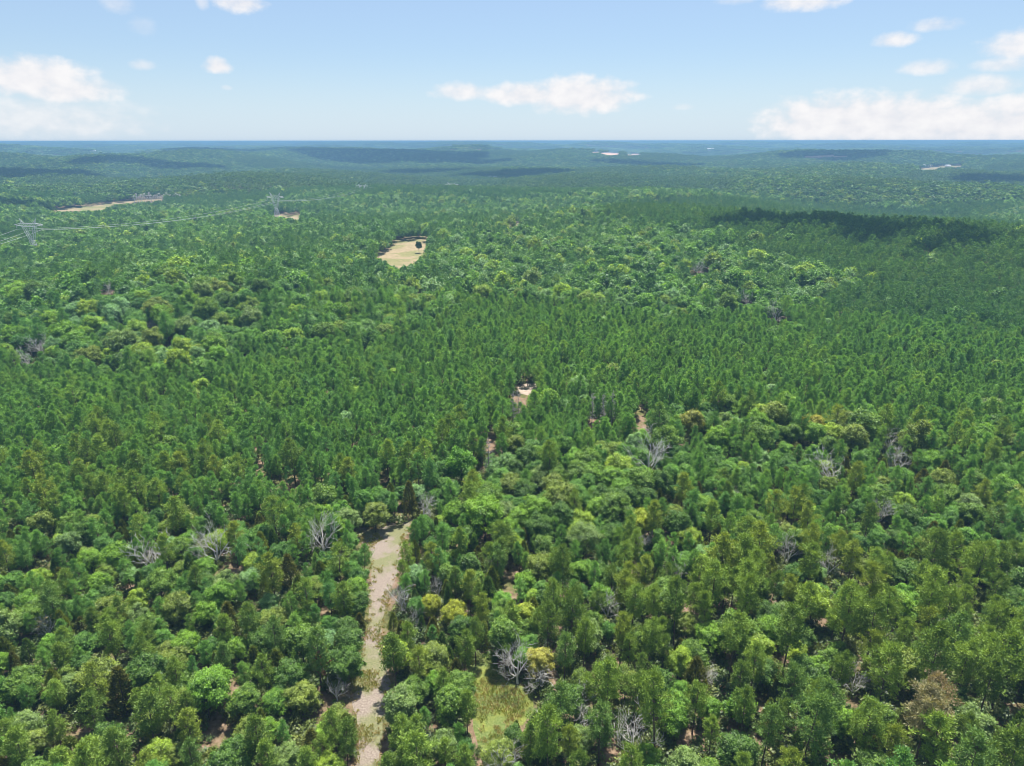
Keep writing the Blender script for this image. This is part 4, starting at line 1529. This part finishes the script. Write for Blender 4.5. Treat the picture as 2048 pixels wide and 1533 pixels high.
# ------------------------------------------------------------------ far houses
def house(px, py, w, d, hgt, rz, label, roof=m_roofw):
    p = at_ground(px, py)
    e = link('house', None, label=label, category='house', group='far houses among the trees')
    e.location, e.rotation_euler = (p.x, p.y, p.z), (0, 0, rz)
    P = Parts()
    P.box((-w / 2, -d / 2, -1), (w / 2, d / 2, hgt))
    for s in (-1, 1):
        P.add([(s * w / 2, -d / 2, hgt), (s * w / 2, d / 2, hgt), (s * w / 2, 0, hgt + d * 0.3)], None, [(0, 1, 2)])
    link('wall', P.build('wall', [m_white]), e)
    P = Parts()
    o = 0.6
    for s in (-1, 1):
        y0, z0, z1 = s * (d / 2 + o), hgt - o * 0.6 + 0.1, hgt + d * 0.3 + 0.1
        V = [(-w / 2 - o, y0, z0), (w / 2 + o, y0, z0), (w / 2 + o, 0, z1), (-w / 2 - o, 0, z1)]
        V += [(a, b, c + 0.25) for a, b, c in V]
        P.add(V, [(0, 1, 2, 3), (4, 5, 6, 7), (0, 1, 5, 4), (1, 2, 6, 5), (2, 3, 7, 6), (3, 0, 4, 7)])
    link('roof', P.build('roof', [roof]), e)
    for k in range(max(2, int(w / 6))):
        x = -w / 2 + w * (k + 0.5) / max(2, int(w / 6))
        P = Parts()
        P.box((x - 0.7, -d / 2 - 0.08, hgt * 0.4), (x + 0.7, -d / 2 + 0.05, hgt * 0.8))
        link('window', P.build('window', [m_glass]), e)
    return e


house(1853, 336, 34, 16, 8, 0.15, 'biggest white house, in a pale yard on the far right hillside')
house(1895, 334.5, 20, 10, 4, 0.1, 'low white outbuilding right of the biggest white house')
house(125, 360, 30, 12, 5, -0.1, 'long pale roofed shed in the far left woods')
house(182, 359, 14, 9, 4, 0.3, 'small pale shed right of the long one on the left')
house(266, 348, 14, 10, 5, 0.2, 'small white house alone in the far left woods')
house(186, 304, 36, 16, 8, 0.2, 'tiny white house near the left skyline')
house(1420, 302, 50, 22, 12, 0.1, 'tiny white house near the skyline, right of the clay clearing')


# ------------------------------------------------------------------ clouds overhead, above and outside the view: their shade lies on the far woods
def build_clouds():
    rng = np.random.default_rng(9)
    import bmesh
    bm0 = bmesh.new()
    bmesh.ops.create_icosphere(bm0, subdivisions=2, radius=1.0)
    sv = np.array([v.co[:] for v in bm0.verts])
    sf = np.array([[v.index for v in f.verts] for f in bm0.faces])
    bm0.free()
    P = Parts()
    ALT = 1500.0
    # where the shade falls (px, py), half sizes in metres across and along
    spots = [(1525, 433, 50, 36), (1610, 434, 58, 38), (1705, 441, 62, 34), (1815, 456, 52, 22), (1930, 476, 45, 13),
             (60, 352, 260, 380), (-60, 348, 300, 380), (480, 304, 420, 420), (760, 308, 620, 420), (930, 326, 220, 170), (720, 343, 220, 80), (860, 344, 180, 70), (1030, 350, 190, 130), (1310, 331, 260, 90),
             (2020, 360, 180, 90), (60, 412, 70, 30), (1740, 304, 380, 160), (300, 324, 260, 130)]
    for px, py, w, l in spots:
        g = at_ground(px, py, 10)
        k = (ALT - g.z) / sun_dir.z
        c = g + sun_dir * k
        n = 9
        for i in range(n):
            f = rng.uniform(-0.75, 0.75)
            q = rng.uniform(-0.5, 0.5)
            r = math.sqrt(max(0.1, 1 - f * f))
            noise = 1 + rng.normal(0, 0.08, (len(sv), 1))
            V = sv * noise * np.array([w * 0.42, l * r * 0.75, 12 + 0.06 * min(w, l)])
            P.add(V + np.array([c.x + f * w, c.y + q * l, c.z + rng.uniform(0, 20)]), None, sf)
    m = noise_material('cloud_white', [(0, (0.78, 0.78, 0.79)), (1, (0.84, 0.84, 0.85))], scale=0.01)
    link('clouds', P.build('clouds', [m], True), kind='stuff')


build_clouds()


# ------------------------------------------------------------------ haze
def build_haze():
    P = Parts()
    P.box((-26000, -26000, -75), (26000, 26000, CAMZ + 2))
    m, N, L = new_mat('haze_air')
    v = N.new('ShaderNodeVolumePrincipled')
    v.inputs['Color'].default_value = (0.225, 0.425, 0.69, 1)
    v.inputs['Density'].default_value = HAZE
    v.inputs['Anisotropy'].default_value = 0.0
    out = N.new('ShaderNodeOutputMaterial')
    L.new(v.outputs[0], out.inputs['Volume'])
    m.cycles.homogeneous_volume = True
    link('haze', P.build('haze', [m]), kind='stuff')


HAZE = 0.00019
build_haze()
